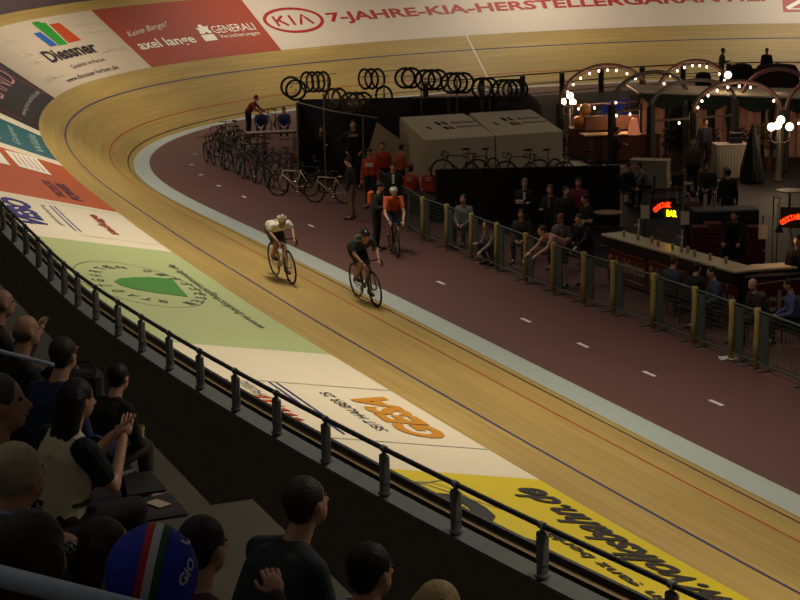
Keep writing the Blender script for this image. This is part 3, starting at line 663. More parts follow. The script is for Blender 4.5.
# ---------------------------------------------------------------- riders' cabins with pale sloping roofs
M_cab = mat('pale_cabin_cloth', (212, 198, 172), .8, var=.08, scale=1.5)
def cabin(label, a, b, logo_x):
    a, b = Vector(a), Vector(b); d = b-a; L = d.length; r = empty('rider_cabin', a, look(d), label, 'cabin'); T = 2.05; zf0, zb = 1.74, 2.22
    # local: y along the front, -x is toward... front normal
    m = MB(); m.grid([[(0, 0, 0), (0, 0, zf0)], [(0, L, 0), (0, L, zf0)]]); m.bbox((.02, L/2, zf0/2), (.04, L, zf0), .01); m.build('front_wall', M_cab, r)
    m = MB(); m.add([(0.0, -.02, zf0), (0.0, L+.02, zf0), (-T, L-.1, zb), (-T, .05, zb), (0, -.02, zf0-.05), (0, L+.02, zf0-.05), (-T, L-.1, zb-.05), (-T, .05, zb-.05)], [(0, 1, 2, 3), (4, 7, 6, 5), (0, 4, 5, 1), (1, 5, 6, 2), (2, 6, 7, 3), (3, 7, 4, 0)]); ro = m.build('roof', M_cab, r)
    for y in (.02, L-.02): m = MB(); m.add([(0, y, 0), (0, y, zf0-.05), (-T, y, zb-.05), (-T, y, 0), (0, y+.03, 0), (0, y+.03, zf0-.05), (-T, y+.03, zb-.05), (-T, y+.03, 0)], [(0, 1, 2, 3), (4, 7, 6, 5), (0, 4, 5, 1), (1, 5, 6, 2), (2, 6, 7, 3), (3, 7, 4, 0)]); m.build('side_wall', M_cab, r)
    # printed logo on the roof: dark and orange blocks with grey words
    sl = (zb-zf0)/T; on = lambda y, u, h=.006: Vector((-u, y, zf0+u*sl+h))
    for (y0, y1, u0, u1, c) in ((0, .14, 1.15, 1.45, (30, 30, 28)), (.22, .36, 1.15, 1.45, (96, 66, 34)), (.10, .24, .75, 1.0, (30, 30, 28)), (.28, .42, .75, 1.0, (120, 78, 44)), (-.42, -.30, .85, 1.1, (128, 74, 52))):
        m = MB(); m.add([on(logo_x+y0, u0), on(logo_x+y1, u0), on(logo_x+y1-.06, u1), on(logo_x+y0-.06, u1)], [(0, 1, 2, 3)]); m.build('logo_block', mat('logo_%d' % c[0], c, .7), ro)
    for t, u in (('Berliner', 1.2), ('Sechstage', .8)):
        V, F = text_pts(t, .02); m = MB(); m.v = [on(logo_x+.5+V_[0]*.8, u+V_[1]*.2) for V_ in V]; m.f = F; m.build('lettering', mat('logo_grey', (104, 98, 90), .7), ro)
    return r
cabin('pale grey cabin with sloping roof, left of the pair', (.82, 51.9, 0), (2.95, 52.75, 0), .95)
cabin('pale grey cabin with sloping roof, right of the pair', (2.99, 52.77, 0), (5.1, 53.6, 0), .85)
# bikes and bags in silhouette on top of the drape wall : small black bikes leaning behind it
for i, (t, c, ya) in enumerate(((.10, (30, 30, 30), .3), (.22, (40, 34, 30), 1.2), (.45, (24, 24, 26), .6), (.56, (120, 120, 122), 1.1), (.78, (30, 26, 26), .4))):
    p = A0 + (B0-A0)*t + Vector((.2, 1.0, .95)); 
    # a trestle stand under each
    q_ = empty('repair_stand', (p.x, p.y, 0), .3*i, 'bicycle repair stand hidden behind the black drape screen', 'stand', 'repair stands behind the drape'); m = MB(); m.cyl((0, 0, 0), (0, 0, 1.2), .02, 8); m.bbox((0, 0, .01), (.5, .5, .02), .005); m.build('column', M_bar, q_)
    bicycle('%s bicycle held up behind the black drape screen, %s' % (('silver' if c[0] > 100 else 'black'), ('nearest the red shirts', 'second from the red shirts', 'left of the silver one', 'with shining spokes', 'under the right cabin')[i]), p, ya+1.2, c, M_rim if c[0] > 100 else None)

# ---------------------------------------------------------------- pit booth with hanging wheels
M_frame = mat('booth_tube_grey', (112, 104, 90), .5, .3); M_dark = mat('booth_black_cloth', (52, 45, 41), .9); M_shelf = mat('grey_tarp', (166, 152, 130), .8)
bo = empty('pit_booth', (-1.4, 54.5, 0), 0, 'black cloth pit booth on a tube frame left of the cabins', 'booth')
O = Vector((-1.4, 54.5, 0))
def bp_(x, y, z): return Vector((x, y, z)) - O
for nm, pts in (('back_cloth', [(-3.1, 55.9, 0), (.5, 56.0, 0), (.5, 56.0, 2.62), (-3.1, 55.9, 2.62)]), ('side_cloth', [(-3.12, 54.1, 0), (-3.12, 55.9, 0), (-3.12, 55.9, 2.6), (-3.12, 54.1, 2.6)]), ('inner_cloth', [(-1.5, 54.3, 0), (-1.5, 55.9, 0), (-1.5, 55.9, 2.45), (-1.5, 54.3, 2.45)])):
    m = MB(); a_, b_, c_, d_ = [Vector(p)-O for p in pts]; nn = (b_-a_).cross(d_-a_).normalized()*.02; m.add([a_, b_, c_, d_, a_+nn, b_+nn, c_+nn, d_+nn], [(0, 3, 2, 1), (4, 5, 6, 7), (0, 1, 5, 4), (1, 2, 6, 5), (2, 3, 7, 6), (3, 0, 4, 7)]); m.build(nm, M_dark, bo)
m = MB(); m.tube([bp_(-3.1, 54.0, 2.72), bp_(-1.9, 53.6, 2.45), bp_(-.6, 53.2, 2.28)], .025, 6); m.build('top_rail', M_frame, bo)
for (x, y, z) in ((-3.1, 54.0, 2.72), (-2.25, 53.8, 3.0), (-1.05, 53.4, 2.3), (.3, 53.9, 2.2)): m = MB(); m.cyl(bp_(x, y, 0), bp_(x, y, z), .03, 8); m.build('pole', M_frame, bo)
m = MB(); a_, b_, c_ = bp_(-.95, 53.3, 1.1), bp_(-.62, 53.2, 2.15), bp_(.3, 53.1, 1.45); e_ = bp_(.2, 53.1, .5); m.add([a_, b_, c_, e_, a_+Vector((0, .03, 0)), b_+Vector((0, .03, 0)), c_+Vector((0, .03, 0)), e_+Vector((0, .03, 0))], [(0, 1, 2, 3), (7, 6, 5, 4), (0, 4, 5, 1), (1, 5, 6, 2), (2, 6, 7, 3), (3, 7, 4, 0)]); m.build('grey_side_sheet', M_shelf, bo)
m = MB(); m.tube([bp_(-3.3, 56.0, 3.3), bp_(-1.9, 56.0, 3.42), ], .012, 6); m.tube([bp_(-1.05, 56.0, 3.42), bp_(.25, 56.0, 3.5)], .012, 6); m.build('hanging_bar', M_frame, bo)
# wheels hung on the racks
w0 = empty('spare_wheel', (0, 0, 0), 0, 'x', 'wheel'); wheel_parts(w0, 0, 0, None, 'tyre', deep=.028); first = [True]
def put_wheel(px, py, d, yaw, label, group, disc=False):
    global w0
    if first[0]: o = w0; first[0] = False; o['label'] = label; o['group'] = group
    else: o = copy_tree(w0, None, label=label, group=group)
    o.location = (px, py, d); o.rotation_euler = (0, 0, yaw)
H1 = PI/2
for (px, py, d, ya, n, lab, grp) in ((-3.361, 55.685, 3.040, H1-.1, 1, 'black bicycle wheel at the left end of the hanging row', None), (-3.175, 55.163, 2.991, H1+.1, 1, 'thin rimmed bicycle wheel overlapping the leftmost hanging one', None),
    (-2.874, 56.219, 3.142, .75, 4, 'bicycle wheel hanging edge on above the black pit booth', 'wheels hung above the booth'), (-1.006, 56.233, 3.206, .75, 3, 'thin bicycle wheel in the small hanging group above the booth centre', 'wheels of the small hanging group'),
    (0.281, 56.235, 3.216, H1, 2, 'bicycle wheel hung above the left cabin corner', 'wheels above the cabin corner'), (0.916, 55.717, 3.187, H1-.2, 3, 'black bicycle wheel in the overlapping row above the left cabin', 'wheels above the left cabin'),
    (1.743, 55.694, 3.080, H1-.2, 3, 'black bicycle wheel between the cabin roofs', 'wheels between the roofs'), (2.704, 55.155, 2.955, H1-.1, 2, 'bicycle wheel hung over the right cabin roof', 'wheels over the right cabin'), (3.335, 55.139, 2.883, H1-.3, 4, 'black bicycle wheel at the right end of the hanging row', 'wheels at the right end'),
    (-1.974, 54.096, 2.793, .9, 2, 'dark bicycle wheel stored on the booth shelf', 'wheels on the booth shelf'), (-1.437, 53.667, 2.704, 1.1, 3, 'dark bicycle wheel on the booth shelf beside the grey sheet', 'wheels beside the grey sheet'), (-0.408, 56.616, 2.612, 1.0, 1, 'small bicycle wheel under the hanging bar right of the booth', None)):
    for k in range(n): put_wheel(px+k*(.21 if n < 4 else .175), py+k*.12, d-k*.011, ya, lab, grp)
# cross bars that carry the wheels
m = MB()
for (e0, e1) in ((Vector((-3.493, 56.308, 3.080)), Vector((-2.137, 56.331, 3.184))), (Vector((-1.232, 56.348, 3.263)), Vector((-0.200, 56.351, 3.278))), (Vector((0.057, 56.350, 3.274)), Vector((0.605, 56.348, 3.265))), (Vector((0.765, 56.334, 3.199)), Vector((2.375, 56.301, 3.046))), (Vector((2.543, 55.771, 2.964)), Vector((4.107, 55.738, 2.813)))): m.tube([e0-O, e1-O], .014, 6)
m.build('wheel_bar', M_frame, bo)
for x, z in ((.8, 3.0), (1.95, 3.1), (3.0, 2.9), (3.9, 2.8), (-2.2, 3.3), (-.4, 3.3)): m = MB(); m.cyl(bp_(x, 56.2, 0), bp_(x, 56.2, z), .025, 8); m.build('pole', M_frame, bo)
bo2 = empty('pit_booth', (2.3, 57.4, 0), 0, 'long black cloth booth behind the two pale cabins', 'booth')
m = MB(); m.bbox((0, .9, 1.2), (3.9, .06, 2.4), .02); m.build('back_cloth', M_dark, bo2)
for k in range(5): m = MB(); m.bbox((-1.95+.975*k, .4, 1.2), (.05, 1.0, 2.4), .01); m.build('partition', M_dark, bo2)
m = MB(); m.tube([(-1.95, -.1, 2.45), (1.95, -.1, 2.5)], .03, 8); m.build('top_rail', M_frame, bo2)
for x in (-1.95, -.6, .5, 1.95): m = MB(); m.cyl((x, -.1, 0), (x, -.1, 2.45), .05, 8); m.build('pole', M_frame, bo2)
m = MB(); rows = []
for k, (f, zz) in enumerate(((1.0, 0), (1.0, 1.6), (.9, 2.2), (.6, 2.5), (.25, 2.7), (.01, 2.72))): rows.append([Vector((.85*f*math.cos(t)*(1+.05*math.sin(5*t)), .5*f*math.sin(t), zz)) for t in np.linspace(0, 2*PI, 33)])
m.grid(rows); o = m.build('draped_stack', M_dark, smooth=True); o.location = (3.95, 56.5, 0); tag(o, 'black draped stack above the right end of the cabins', 'covered stack')
# crate, bench, small things in the pit
m = MB(); m.bbox((0, 0, .42), (.62, .45, .84), .03); o = m.build('coolbox', mat('coolbox_cream', (150, 138, 112), .6)); o.location = Vector((-3.078, 60.032, 0.000)); o['label'] = 'cream cool box with a pale blue lid in the pit'; o['category'] = 'cool box'
m = MB(); m.bbox((0, 0, .90), (.66, .48, .12), .03); m.build('lid', mat('coolbox_blue', (118, 132, 158), .5), o)
r = empty('pit_table', Vector((-4.576, 63.164, 0.000)), .25, 'long table with a pale red edged top beside the parked bicycles', 'table'); m = MB(); m.bbox((0, 0, .74), (1.9, .6, .04), .01); m.build('table_top', mat('table_white', (150, 140, 128), .6), r); m = MB(); m.bbox((0, -.31, .72), (1.9, .03, .06), .01); m.build('table_edge', mat('table_red', (120, 34, 34), .6), r)
for x in (-.85, .85):
    for y in (-.22, .22): m = MB(); m.cyl((x, y, 0), (x, y, .72), .02, 8); m.build('leg', M_frame, r)
m = MB(); m.tube([(0, 0, 0), (.02, 0, .25), (0, 0, .5)], [.14, .2, .12], 12); o = m.build('kit_bag', mat('bag_brown_orange', (110, 62, 40), .8), smooth=True); o.location = Vector((-3.573, 59.587, 0.000)); tag(o, 'brown orange kit bag on the floor beside the cool box', 'bag')

# parked bicycles along the apron edge
fl = [((-3.185, 52.637), 1.35, (206, 194, 166), 'cream road bicycle side on, left of the matching one'), ((-2.032, 51.166), 1.2, (196, 180, 146), 'cream and tan road bicycle standing at the right end of the parked row'),
      ((-2.669, 53.382), 1.0, (46, 46, 50), 'black road bicycle parked between the two cream ones'), ((-3.788, 53.917), .5, (80, 76, 60), 'dark bicycle with a pale front wheel parked in the row'), ((-4.292, 54.813), .35, (40, 36, 36), 'black bicycle parked fourth from the right end'),
      ((-4.764, 55.954), .3, (96, 40, 34), 'dark red bicycle parked in the row'), ((-5.203, 56.906), .25, (30, 30, 32), 'black bicycle beside the dark red one'), ((-5.577, 58.118), .45, (60, 64, 60), 'grey green bicycle parked near the row end'),
      ((-6.011, 59.139), .2, (28, 28, 30), 'black bicycle second from the left end of the row'), ((-6.559, 60.463), .35, (34, 34, 34), 'black bicycle at the far left end of the parked row'), ((-6.117, 61.718), .9, (46, 60, 40), 'dark green bicycle behind the left end of the row'),
      ((-5.245, 59.792), .7, (130, 126, 118), 'pale grey bicycle behind the black ones'), ((-4.576, 58.237), .9, (38, 38, 42), 'black bicycle in the second row left of the bag'), ((-3.790, 56.969), 1.0, (60, 56, 50), 'dark grey bicycle in the second row by the cool box'),
      ((-5.978, 63.346), .6, (36, 36, 38), 'black bicycle in front of the leaning man'), ((-4.896, 69.018), .6, (40, 34, 30), 'dark bicycle standing between the two people in blue'),
      ((-6.389, 61.222), .6, (26, 26, 28), 'black bicycle tucked behind the leftmost parked one'), ((-6.450, 63.690), .4, (50, 30, 28), 'dark red bicycle at the far side of the left end of the row'), ((-6.249, 65.116), .8, (30, 32, 34), 'black bicycle at the back of the row left of the leaning man'),
      ((-5.600, 61.921), .3, (28, 28, 28), 'black bicycle below the leaning man feet'), ((-5.046, 60.792), .5, (44, 42, 36), 'dark olive bicycle right of the leaning man feet'), ((-4.584, 60.218), .2, (30, 30, 34), 'black bicycle left of the long table'), ((-4.762, 58.020), .4, (26, 26, 26), 'black bicycle in the thick of the parked row'), ((-3.498, 55.369), .8, (34, 34, 38), 'black bicycle directly left of the cream ones')]
for i, (pp, ya, c, lab) in enumerate(fl): bicycle(lab, Vector((pp[0], pp[1], 0)), ya, c, M_rim if i in (3, 11) else None, drop=(i % 3 != 0), tilt=.06*(-1)**i, group=None)
# ---------------------------------------------------------------- people of the infield (standing where the photo shows their feet)
DK = (26, 25, 27)
def P(label, x, y, face, J, **kw): 
    g = kw.pop('at', None) or Vector((x, y, 0)); return person(label, g, look(face) if hasattr(face, '__len__') else face, J, **kw)
M_wp = mat('white_print', (206, 200, 190), .7)
P('man in a dark jacket and khaki trousers standing by the parked bicycles', -1.310, 48.255, (-1, .3), pose('stand', 4, 'down', 'front', (20, 10)), top=(28, 30, 32), bottom=(122, 104, 78))
P('person in an orange red jacket with a white label on the chest', -0.800, 50.116, (-.2, -1), pose('stand', 3, 'down', 'down', (0, 15)), top=(184, 62, 32), bottom=(40, 38, 40), extras=(('label_patch', badge(w=.26, h=.12, y=.13, z=.33), M_wp),), detail=1)
P('person in orange behind the one with the white chest label', -0.429, 51.562, (-.3, -1), pose('stand', 2), top=(168, 58, 34), bottom=DK)
P('person in a plain orange top turned away beside the cabin', 0.078, 50.941, (.9, .5), pose('stand', 3, 'down', 'front'), top=(178, 78, 30), bottom=DK, haircol=(30, 22, 18))
P('man in a black suit with a white shirt front behind the barrier', -0.130, 47.152, (0, -1), pose('stand', 2, 'down', 'down', (0, 20)), top=(24, 24, 26), bottom=DK, detail=1, extras=(('shirt_front', badge(w=.07, h=.26, y=.128, z=.34), M_wp),))
P('seated person in a red shirt with white ring badge, left of the pair', 0.351, 51.669, (.3, 1), pose('sit', 8, 'lap', 'lap'), top=(168, 50, 36), bottom=DK, haircol=(30, 24, 20), at=Vector((0.350, 49.907, 0.950))-Vector((0, 0, .98)), extras=(('ring_badge', ringbadge(), M_wp),))
P('seated grey haired person in a red shirt with white ring badge', 0.980, 51.601, (.3, 1), pose('sit', 8, 'lap', 'lap'), top=(172, 52, 38), bottom=DK, haircol=(140, 122, 98), at=Vector((0.893, 49.608, 0.985))-Vector((0, 0, .98)), extras=(('ring_badge', ringbadge(), M_wp),))
P('man in a dark red shirt leaning over at the edge of the far apron', -5.794, 67.834, (.9, -.3), pose('stand', 34, 'reach', 'reach', (0, 0)), top=(138, 46, 34), bottom=(34, 32, 40), sleeve='long')
P('person in blue crouched among the bicycles, left of the two', -5.256, 67.440, (0, -1), pose('sit', 30, 'lap', 'lap'), top=(58, 70, 118), bottom=(40, 46, 80), haircol=(30, 26, 26))
P('person in blue bending behind the table, right of the two', -4.355, 67.315, (0, -1), pose('sit', 26, 'lap', 'lap'), top=(62, 76, 122), bottom=(40, 46, 80), haircol=(30, 26, 26))
P('broad man in a black jacket with a yellow chest mark in the pit booth', -1.496, 57.630, (0, -1), pose('stand', 6, 'hip', 'hip', k=1.25), at=Vector((-1.36, 53.9, 0)), top=(22, 22, 22), bottom=DK, extras=(('yellow_mark', badge(w=.22, h=.07, y=.14, z=.42), mat('yellow_print', (168, 160, 50), .7)),))
P('person in dark clothes standing inside the pit booth', -2.461, 55.910, (.2, -1), pose('stand', 4, 'front', 'down'), top=(34, 32, 34), bottom=DK)
P('person with black cap and orange shoulder strap walking behind the leading racer', -0.563, 43.478, -1.9, pose('stand', 8, 'front', 'front', (0, -10)), top=(40, 34, 32), bottom=DK, hair='cap', haircol=(24, 24, 26), extras=(('orange_rucksack', lambda e, J, hp: e.bbox(J['chest']+Vector((0, -.19, .02)), (.26, .12, .34), .04), mat('rucksack_orange', (206, 92, 28), .8)),))
# along the barriers
P('man in a pale shirt and dark trousers at the barrier, looking up', 1.600, 43.556, (-.4, -1), pose('sit', 6, 'lap', 'lap', (10, 0)), top=(112, 112, 108), bottom=(40, 50, 62), haircol=(60, 44, 34), detail=1, at=Vector((1.565, 43.284, 0.000))+Vector((.12, .62, .05)))
P('red haired person in a patterned white top crouching at the barrier', 2.124, 41.398, (-.8, -.6), pose('crouch', 24, 'reach', 'front', (10, -5)), top=(132, 118, 108), bottom=(50, 46, 46), haircol=(96, 44, 36), at=Vector((2.122, 40.901, 0.000))+Vector((.1, .45, 0)))
P('man in a dark sweater sitting behind the barrier facing the track', 2.850, 40.353, (-.3, -1), pose('sit', 8, 'lap', 'lap', (0, 5)), top=(50, 40, 34), bottom=DK, haircol=(36, 26, 22), detail=1, at=Vector((2.908, 40.833, 0.000))+Vector((.1, .95, 0)))
P('man in a black suit holding white papers before the drape', 3.214, 43.685, (-.2, -1), pose('stand', 3, 'front', 'front', (0, 12)), top=(22, 22, 24), bottom=DK, haircol=(110, 92, 78), detail=1, extras=(('papers', lambda e, J, hp: e.bbox(J['wrR']+Vector((-.06, .08, .03)), (.2, .02, .12), .004, Matrix.Rotation(-.5, 3, 'X')), M_wp), ('shirt_front', badge(w=.06, h=.2, y=.128, z=.36), M_wp)))
P('man in black with a pale tie standing left of the cluster by the drape', 3.777, 42.544, (-.5, -1), pose('stand', 4, 'down', 'front', (15, 5)), top=(26, 26, 28), bottom=DK, haircol=(80, 66, 54), detail=1, extras=(('tie', badge(w=.05, h=.22, y=.128, z=.34), mat('tie_grey', (120, 120, 122), .7)),))
P('man in dark clothes in the middle of the cluster by the drape', 4.097, 42.251, (.3, -1), pose('stand', 2, 'down', 'down'), top=(34, 36, 34), bottom=DK, haircol=(50, 40, 30))
P('man in a black short sleeved shirt standing with a bare forearm', 4.499, 40.941, (-.9, -.5), pose('stand', 4, 'front', 'down', (0, 5)), top=(22, 22, 23), bottom=DK, sleeve='short', haircol=(28, 22, 20), detail=1)
P('woman in a pink top behind the man in the black short sleeved shirt', 4.554, 43.562, (-.2, -1), pose('stand', 2), top=(122, 40, 62), bottom=DK, haircol=(40, 28, 24))
P('person in a white and dark red jersey bending over at the barrier', 3.364, 37.618, (-.9, -.4), pose('stand', 58, 'reach', 'reach', (0, -10)), top=(176, 128, 118), bottom=(60, 56, 58), sleeve='short', haircol=(60, 40, 30), legs='short', at=Vector((3.490, 38.032, 0.000))+Vector((.2, .5, 0)), extras=(('red_panel', badge(w=.24, h=.16, back=True, z=.3), mat('panel_dark_red', (110, 24, 36), .8)),))
P('person with an orange cap and patterned scarf behind the barrier', 3.604, 38.788, (-.5, -1), pose('sit', 6, 'lap', 'lap'), top=(86, 84, 78), bottom=DK, hair='cap', haircol=(120, 66, 34), at=Vector((3.745, 39.803, 0.000))+Vector((.1, .6, .1)))
P('man in a dark suit with a white collar bending beside the red jersey', 3.845, 38.004, (-.8, -.8), pose('stand', 26, 'reach', 'front'), top=(34, 26, 28), bottom=DK, haircol=(52, 44, 36), at=Vector((4.000, 38.206, 0.000))+Vector((.25, .5, 0)), extras=(('collar', collar, M_wp),))
# at the bar
P('bald man in a dark shirt between barrier and bar', 6.642, 32.594, (-.9, -.4), pose('sit', 8, 'lap', 'lap', (0, 8)), top=(44, 34, 36), bottom=DK, hair='none', skin='light', detail=1, at=Vector((6.699, 32.590, 0.000))+Vector((.25, .45, 0)))
P('man in a blue shirt facing left at the bar front', 6.051, 33.292, (-1, -.2), pose('sit', 8, 'lap', 'lap', (0, 8)), top=(66, 76, 110), bottom=(30, 32, 40), haircol=(34, 26, 22), detail=1, at=Vector((6.140, 33.795, 0.000))+Vector((.25, .5, 0)))
P('dark haired person in dark clothes left of the man in the blue shirt', 5.682, 34.176, (.8, .6), pose('sit', 8, 'lap', 'lap'), top=(32, 30, 34), bottom=DK, haircol=(28, 20, 18), at=Vector((5.722, 34.173, 0.000))+Vector((.25, .5, 0)))
P('person in a faded blue top at the left part of the bar', 5.458, 35.093, (.6, .8), pose('sit', 8, 'lap', 'lap'), top=(66, 70, 88), bottom=(40, 46, 66), haircol=(90, 60, 46), at=Vector((5.390, 34.915, 0.000))+Vector((.25, .5, 0)))
P('man in a light blue shirt at the right edge facing left', 7.428, 32.221, (-1, 0), pose('sit', 8, 'lap', 'lap', (0, 5)), top=(84, 98, 146), bottom=DK, haircol=(26, 20, 18), detail=1, at=Vector((7.390, 32.224, 0.000))+Vector((.25, .7, 0)))
P('large man in black standing behind the bar at the right edge', 8.575, 36.790, (-.6, -1), pose('stand', 2), top=(16, 16, 17), bottom=DK, haircol=(18, 15, 14), at=Vector((8.187, 35.072, 0.000))+Vector((0, 0, 0)))
P('barkeeper in black bending behind the counter', 7.338, 36.888, (-.4, -1), pose('stand', 24, 'reach', 'reach'), top=(24, 22, 22), bottom=DK, haircol=(34, 28, 24), at=Vector((7.637, 38.789, 0.000)))
# beer garden guests
P('man in a pale shirt seated and leaning on a table in the beer garden', 7.148, 49.643, (-1, -.1), pose('sit', 22, 'reach', 'reach', (0, -5)), top=(112, 116, 122), bottom=DK, haircol=(56, 44, 38), at=Vector((7.227, 49.997, 0.000)))
P('person in black seated opposite the man in the pale shirt', 6.510, 50.073, (.6, -.8), pose('sit', 10, 'lap', 'lap'), top=(24, 23, 25), bottom=DK, haircol=(30, 24, 22), at=Vector((6.578, 49.703, 0.000)))
P('person in a black jacket standing beyond the seated pair', 6.982, 55.255, (1, .2), pose('stand', 4, 'front', 'front'), top=(34, 22, 24), bottom=DK, haircol=(16, 14, 14), at=Vector((6.813, 54.402, 0.000)))
P('man in a plaid shirt walking past the tables', 8.759, 51.334, (-.2, -1), pose('stand', 2, 'down', 'down'), top=(92, 76, 66), bottom=(30, 28, 30), haircol=(40, 32, 26), at=Vector((8.759, 51.334, 0.000)))
P('person in olive clothes sitting beyond the pink top', 8.905, 49.458, (-.4, -1), pose('sit', 14, 'lap', 'lap'), top=(48, 48, 36), bottom=DK, at=Vector((8.905, 49.458, 0.000)))
P('person in a dusty pink top seen from behind near the neon sign', 7.747, 45.292, (.2, 1), pose('sit', 4, 'lap', 'lap'), top=(104, 66, 72), bottom=DK, haircol=(30, 24, 22), at=Vector((7.552, 44.131, 0.000)))
P('person in a long black coat standing among the tables', 9.185, 48.032, (.2, 1), pose('stand', 2), top=(15, 15, 18), bottom=DK, haircol=(40, 36, 34), at=Vector((8.883, 46.420, 0.000))+Vector((0, 0, -.25)))
P('waiter in dark clothes by the white skirted table', 9.670, 54.504, (.3, -1), pose('stand', 2), top=(40, 42, 50), bottom=DK, haircol=(20, 18, 18), at=Vector((9.976, 56.258, 0.000)))
P('person in a pale shirt standing in silhouette at the far barrier, left of two', 15.382, 82.394, (.8, -.4), pose('stand', 2, 'front', 'down'), top=(96, 102, 92), bottom=DK, haircol=(24, 20, 18), at=Vector((14.620, 78.544, 2.261))-Vector((0, 0, 1.66)))
P('person in black standing in silhouette at the far barrier, right of two', 17.479, 82.026, (-.4, -1), pose('stand', 2), top=(24, 24, 28), bottom=DK, haircol=(20, 18, 18), at=Vector((16.637, 78.537, 2.227))-Vector((0, 0, 1.66)))

st_ = empty('stool', Vector((1.565, 43.284, 0.000))+Vector((.12, .62, 0)), 0, 'stool under the man in the pale shirt at the barrier', 'stool'); m = MB(); m.cyl((0, 0, .40), (0, 0, .44), .17, 16); m.build('seat', mat('stool_black', (30, 28, 28), .6), st_)
for k in range(3): m = MB(); m.cyl((.14*math.cos(k*2.1), .14*math.sin(k*2.1), 0), (.08*math.cos(k*2.1), .08*math.sin(k*2.1), .40), .015, 6); m.build('leg', MATS['stool_black'], st_)
# ---------------------------------------------------------------- bar with beer banners
M_top = mat('bar_top_cream', (206, 192, 160), .35, var=.08); M_red = mat('banner_dark_red', (104, 30, 28), .6); M_ban = mat('banner_cream', (176, 164, 140), .6)
a = Vector((4.62, 39.15, 0)); b = Vector((6.80, 34.55, 0)); d = (b-a); L = d.length; r = empty('bar_counter', a, look(d), 'long bar counter with pale top and dark red beer banners facing the track', 'bar')
m = MB(); m.bbox((-.31, L/2, 1.08), (.62, L, .06), .015); m.build('counter_top', M_top, r); m = MB(); m.bbox((-.31, L/2, .95), (.54, L-.05, .20), .02); m.build('fascia', mat('bar_fascia_dark', (40, 34, 32), .6), r)
m = MB(); m.bbox((-.36, L/2, .42), (.4, L-.1, .84), .02); m.build('bar_body', mat('bar_body_dark', (30, 26, 25), .7), r)
def banner_text(parent, txt, x, y0, y1, z0, z1, m_, bold=.02, name='lettering'):
    V, F = text_pts(txt, bold); mb_ = MB(); mb_.v = [Vector((x, (y0+(y1-y0)*v[0]), z0+(z1-z0)*v[1])) for v in V]; mb_.f = F; return mb_.build(name, m_, parent)
for k in range(3):
    y0 = .08+k*(L-.1)/3; y1 = y0+(L-.1)/3-.06; m = MB(); m.bbox((-.13, (y0+y1)/2, .46), (.03, y1-y0, .80), .008); bn = m.build('banner', M_red, r)
    banner_text(bn, 'Schultheiss', -.110, y0+.08, y1-.08, .34, .66, M_ban); m = MB(); m.tube([(-.112, y0+.1, .79), (-.112, (y0+y1)/2, .75), (-.112, y1-.1, .76)], .010, 5); m.build('swash', M_ban, bn); m = MB(); m.tube([(-.112, y0+.1, .20), (-.112, y1-.1, .17)], .010, 5); m.build('swash', M_ban, bn)
# second bar front, side on, at the right edge
a3 = Vector((7.02, 34.45, 0)); b3 = Vector((9.1, 34.9, 0)); d3_ = b3-a3; L3 = d3_.length
r = empty('bar_counter', a3, look(d3_), 'bar front at the right edge with large beer lettering and a lit orange top', 'bar')
m = MB(); m.bbox((-.3, L3/2, .50), (.5, L3, 1.0), .02); m.build('bar_body', MATS['bar_body_dark'], r); m = MB(); m.bbox((-.035, L3/2, .5), (.03, L3-.1, .8), .008); bn = m.build('banner', M_red, r)
banner_text(bn, 'Schultheiss', -.015, .18, 2.6, .26, .70, M_ban, .03); m = MB(); m.tube([(-.014, .2, .84), (-.014, 1.3, .92)], .012, 5); m.build('swash', M_ban, bn); m = MB(); m.tube([(-.014, .2, .14), (-.014, 1.3, .20)], .012, 5); m.build('swash', M_ban, bn)
m = MB(); m.bbox((-.5, .95, 1.08), (.5, 1.2, .06), .015); m.build('counter_top', M_top, r)
ld = bpy.data.lights.new('bar_lamp', 'POINT'); ld.energy = 5; ld.color = (1, .55, .25); ld.shadow_soft_size = .05; lo = bpy.data.objects.new('bar_lamp', ld); C.objects.link(lo); lo.parent = r; lo.location = (-.5, .9, 1.75)
m = MB(); m.cyl((-.5, .9, 1.80), (-.5, .9, 1.95), .09, 12, .03); m.build('lamp_shade', mat('black_pipe', (24, 24, 24), .5), r); m = MB(); m.cyl((-.5, .9, 1.95), (-.5, .9, 2.5), .008, 6); m.tube([(-.5, .9, 2.5), (-.8, .9, 2.5), (-.8, .9, 0)], .015, 6); m.build('lamp_stand', MATS['black_pipe'], r)
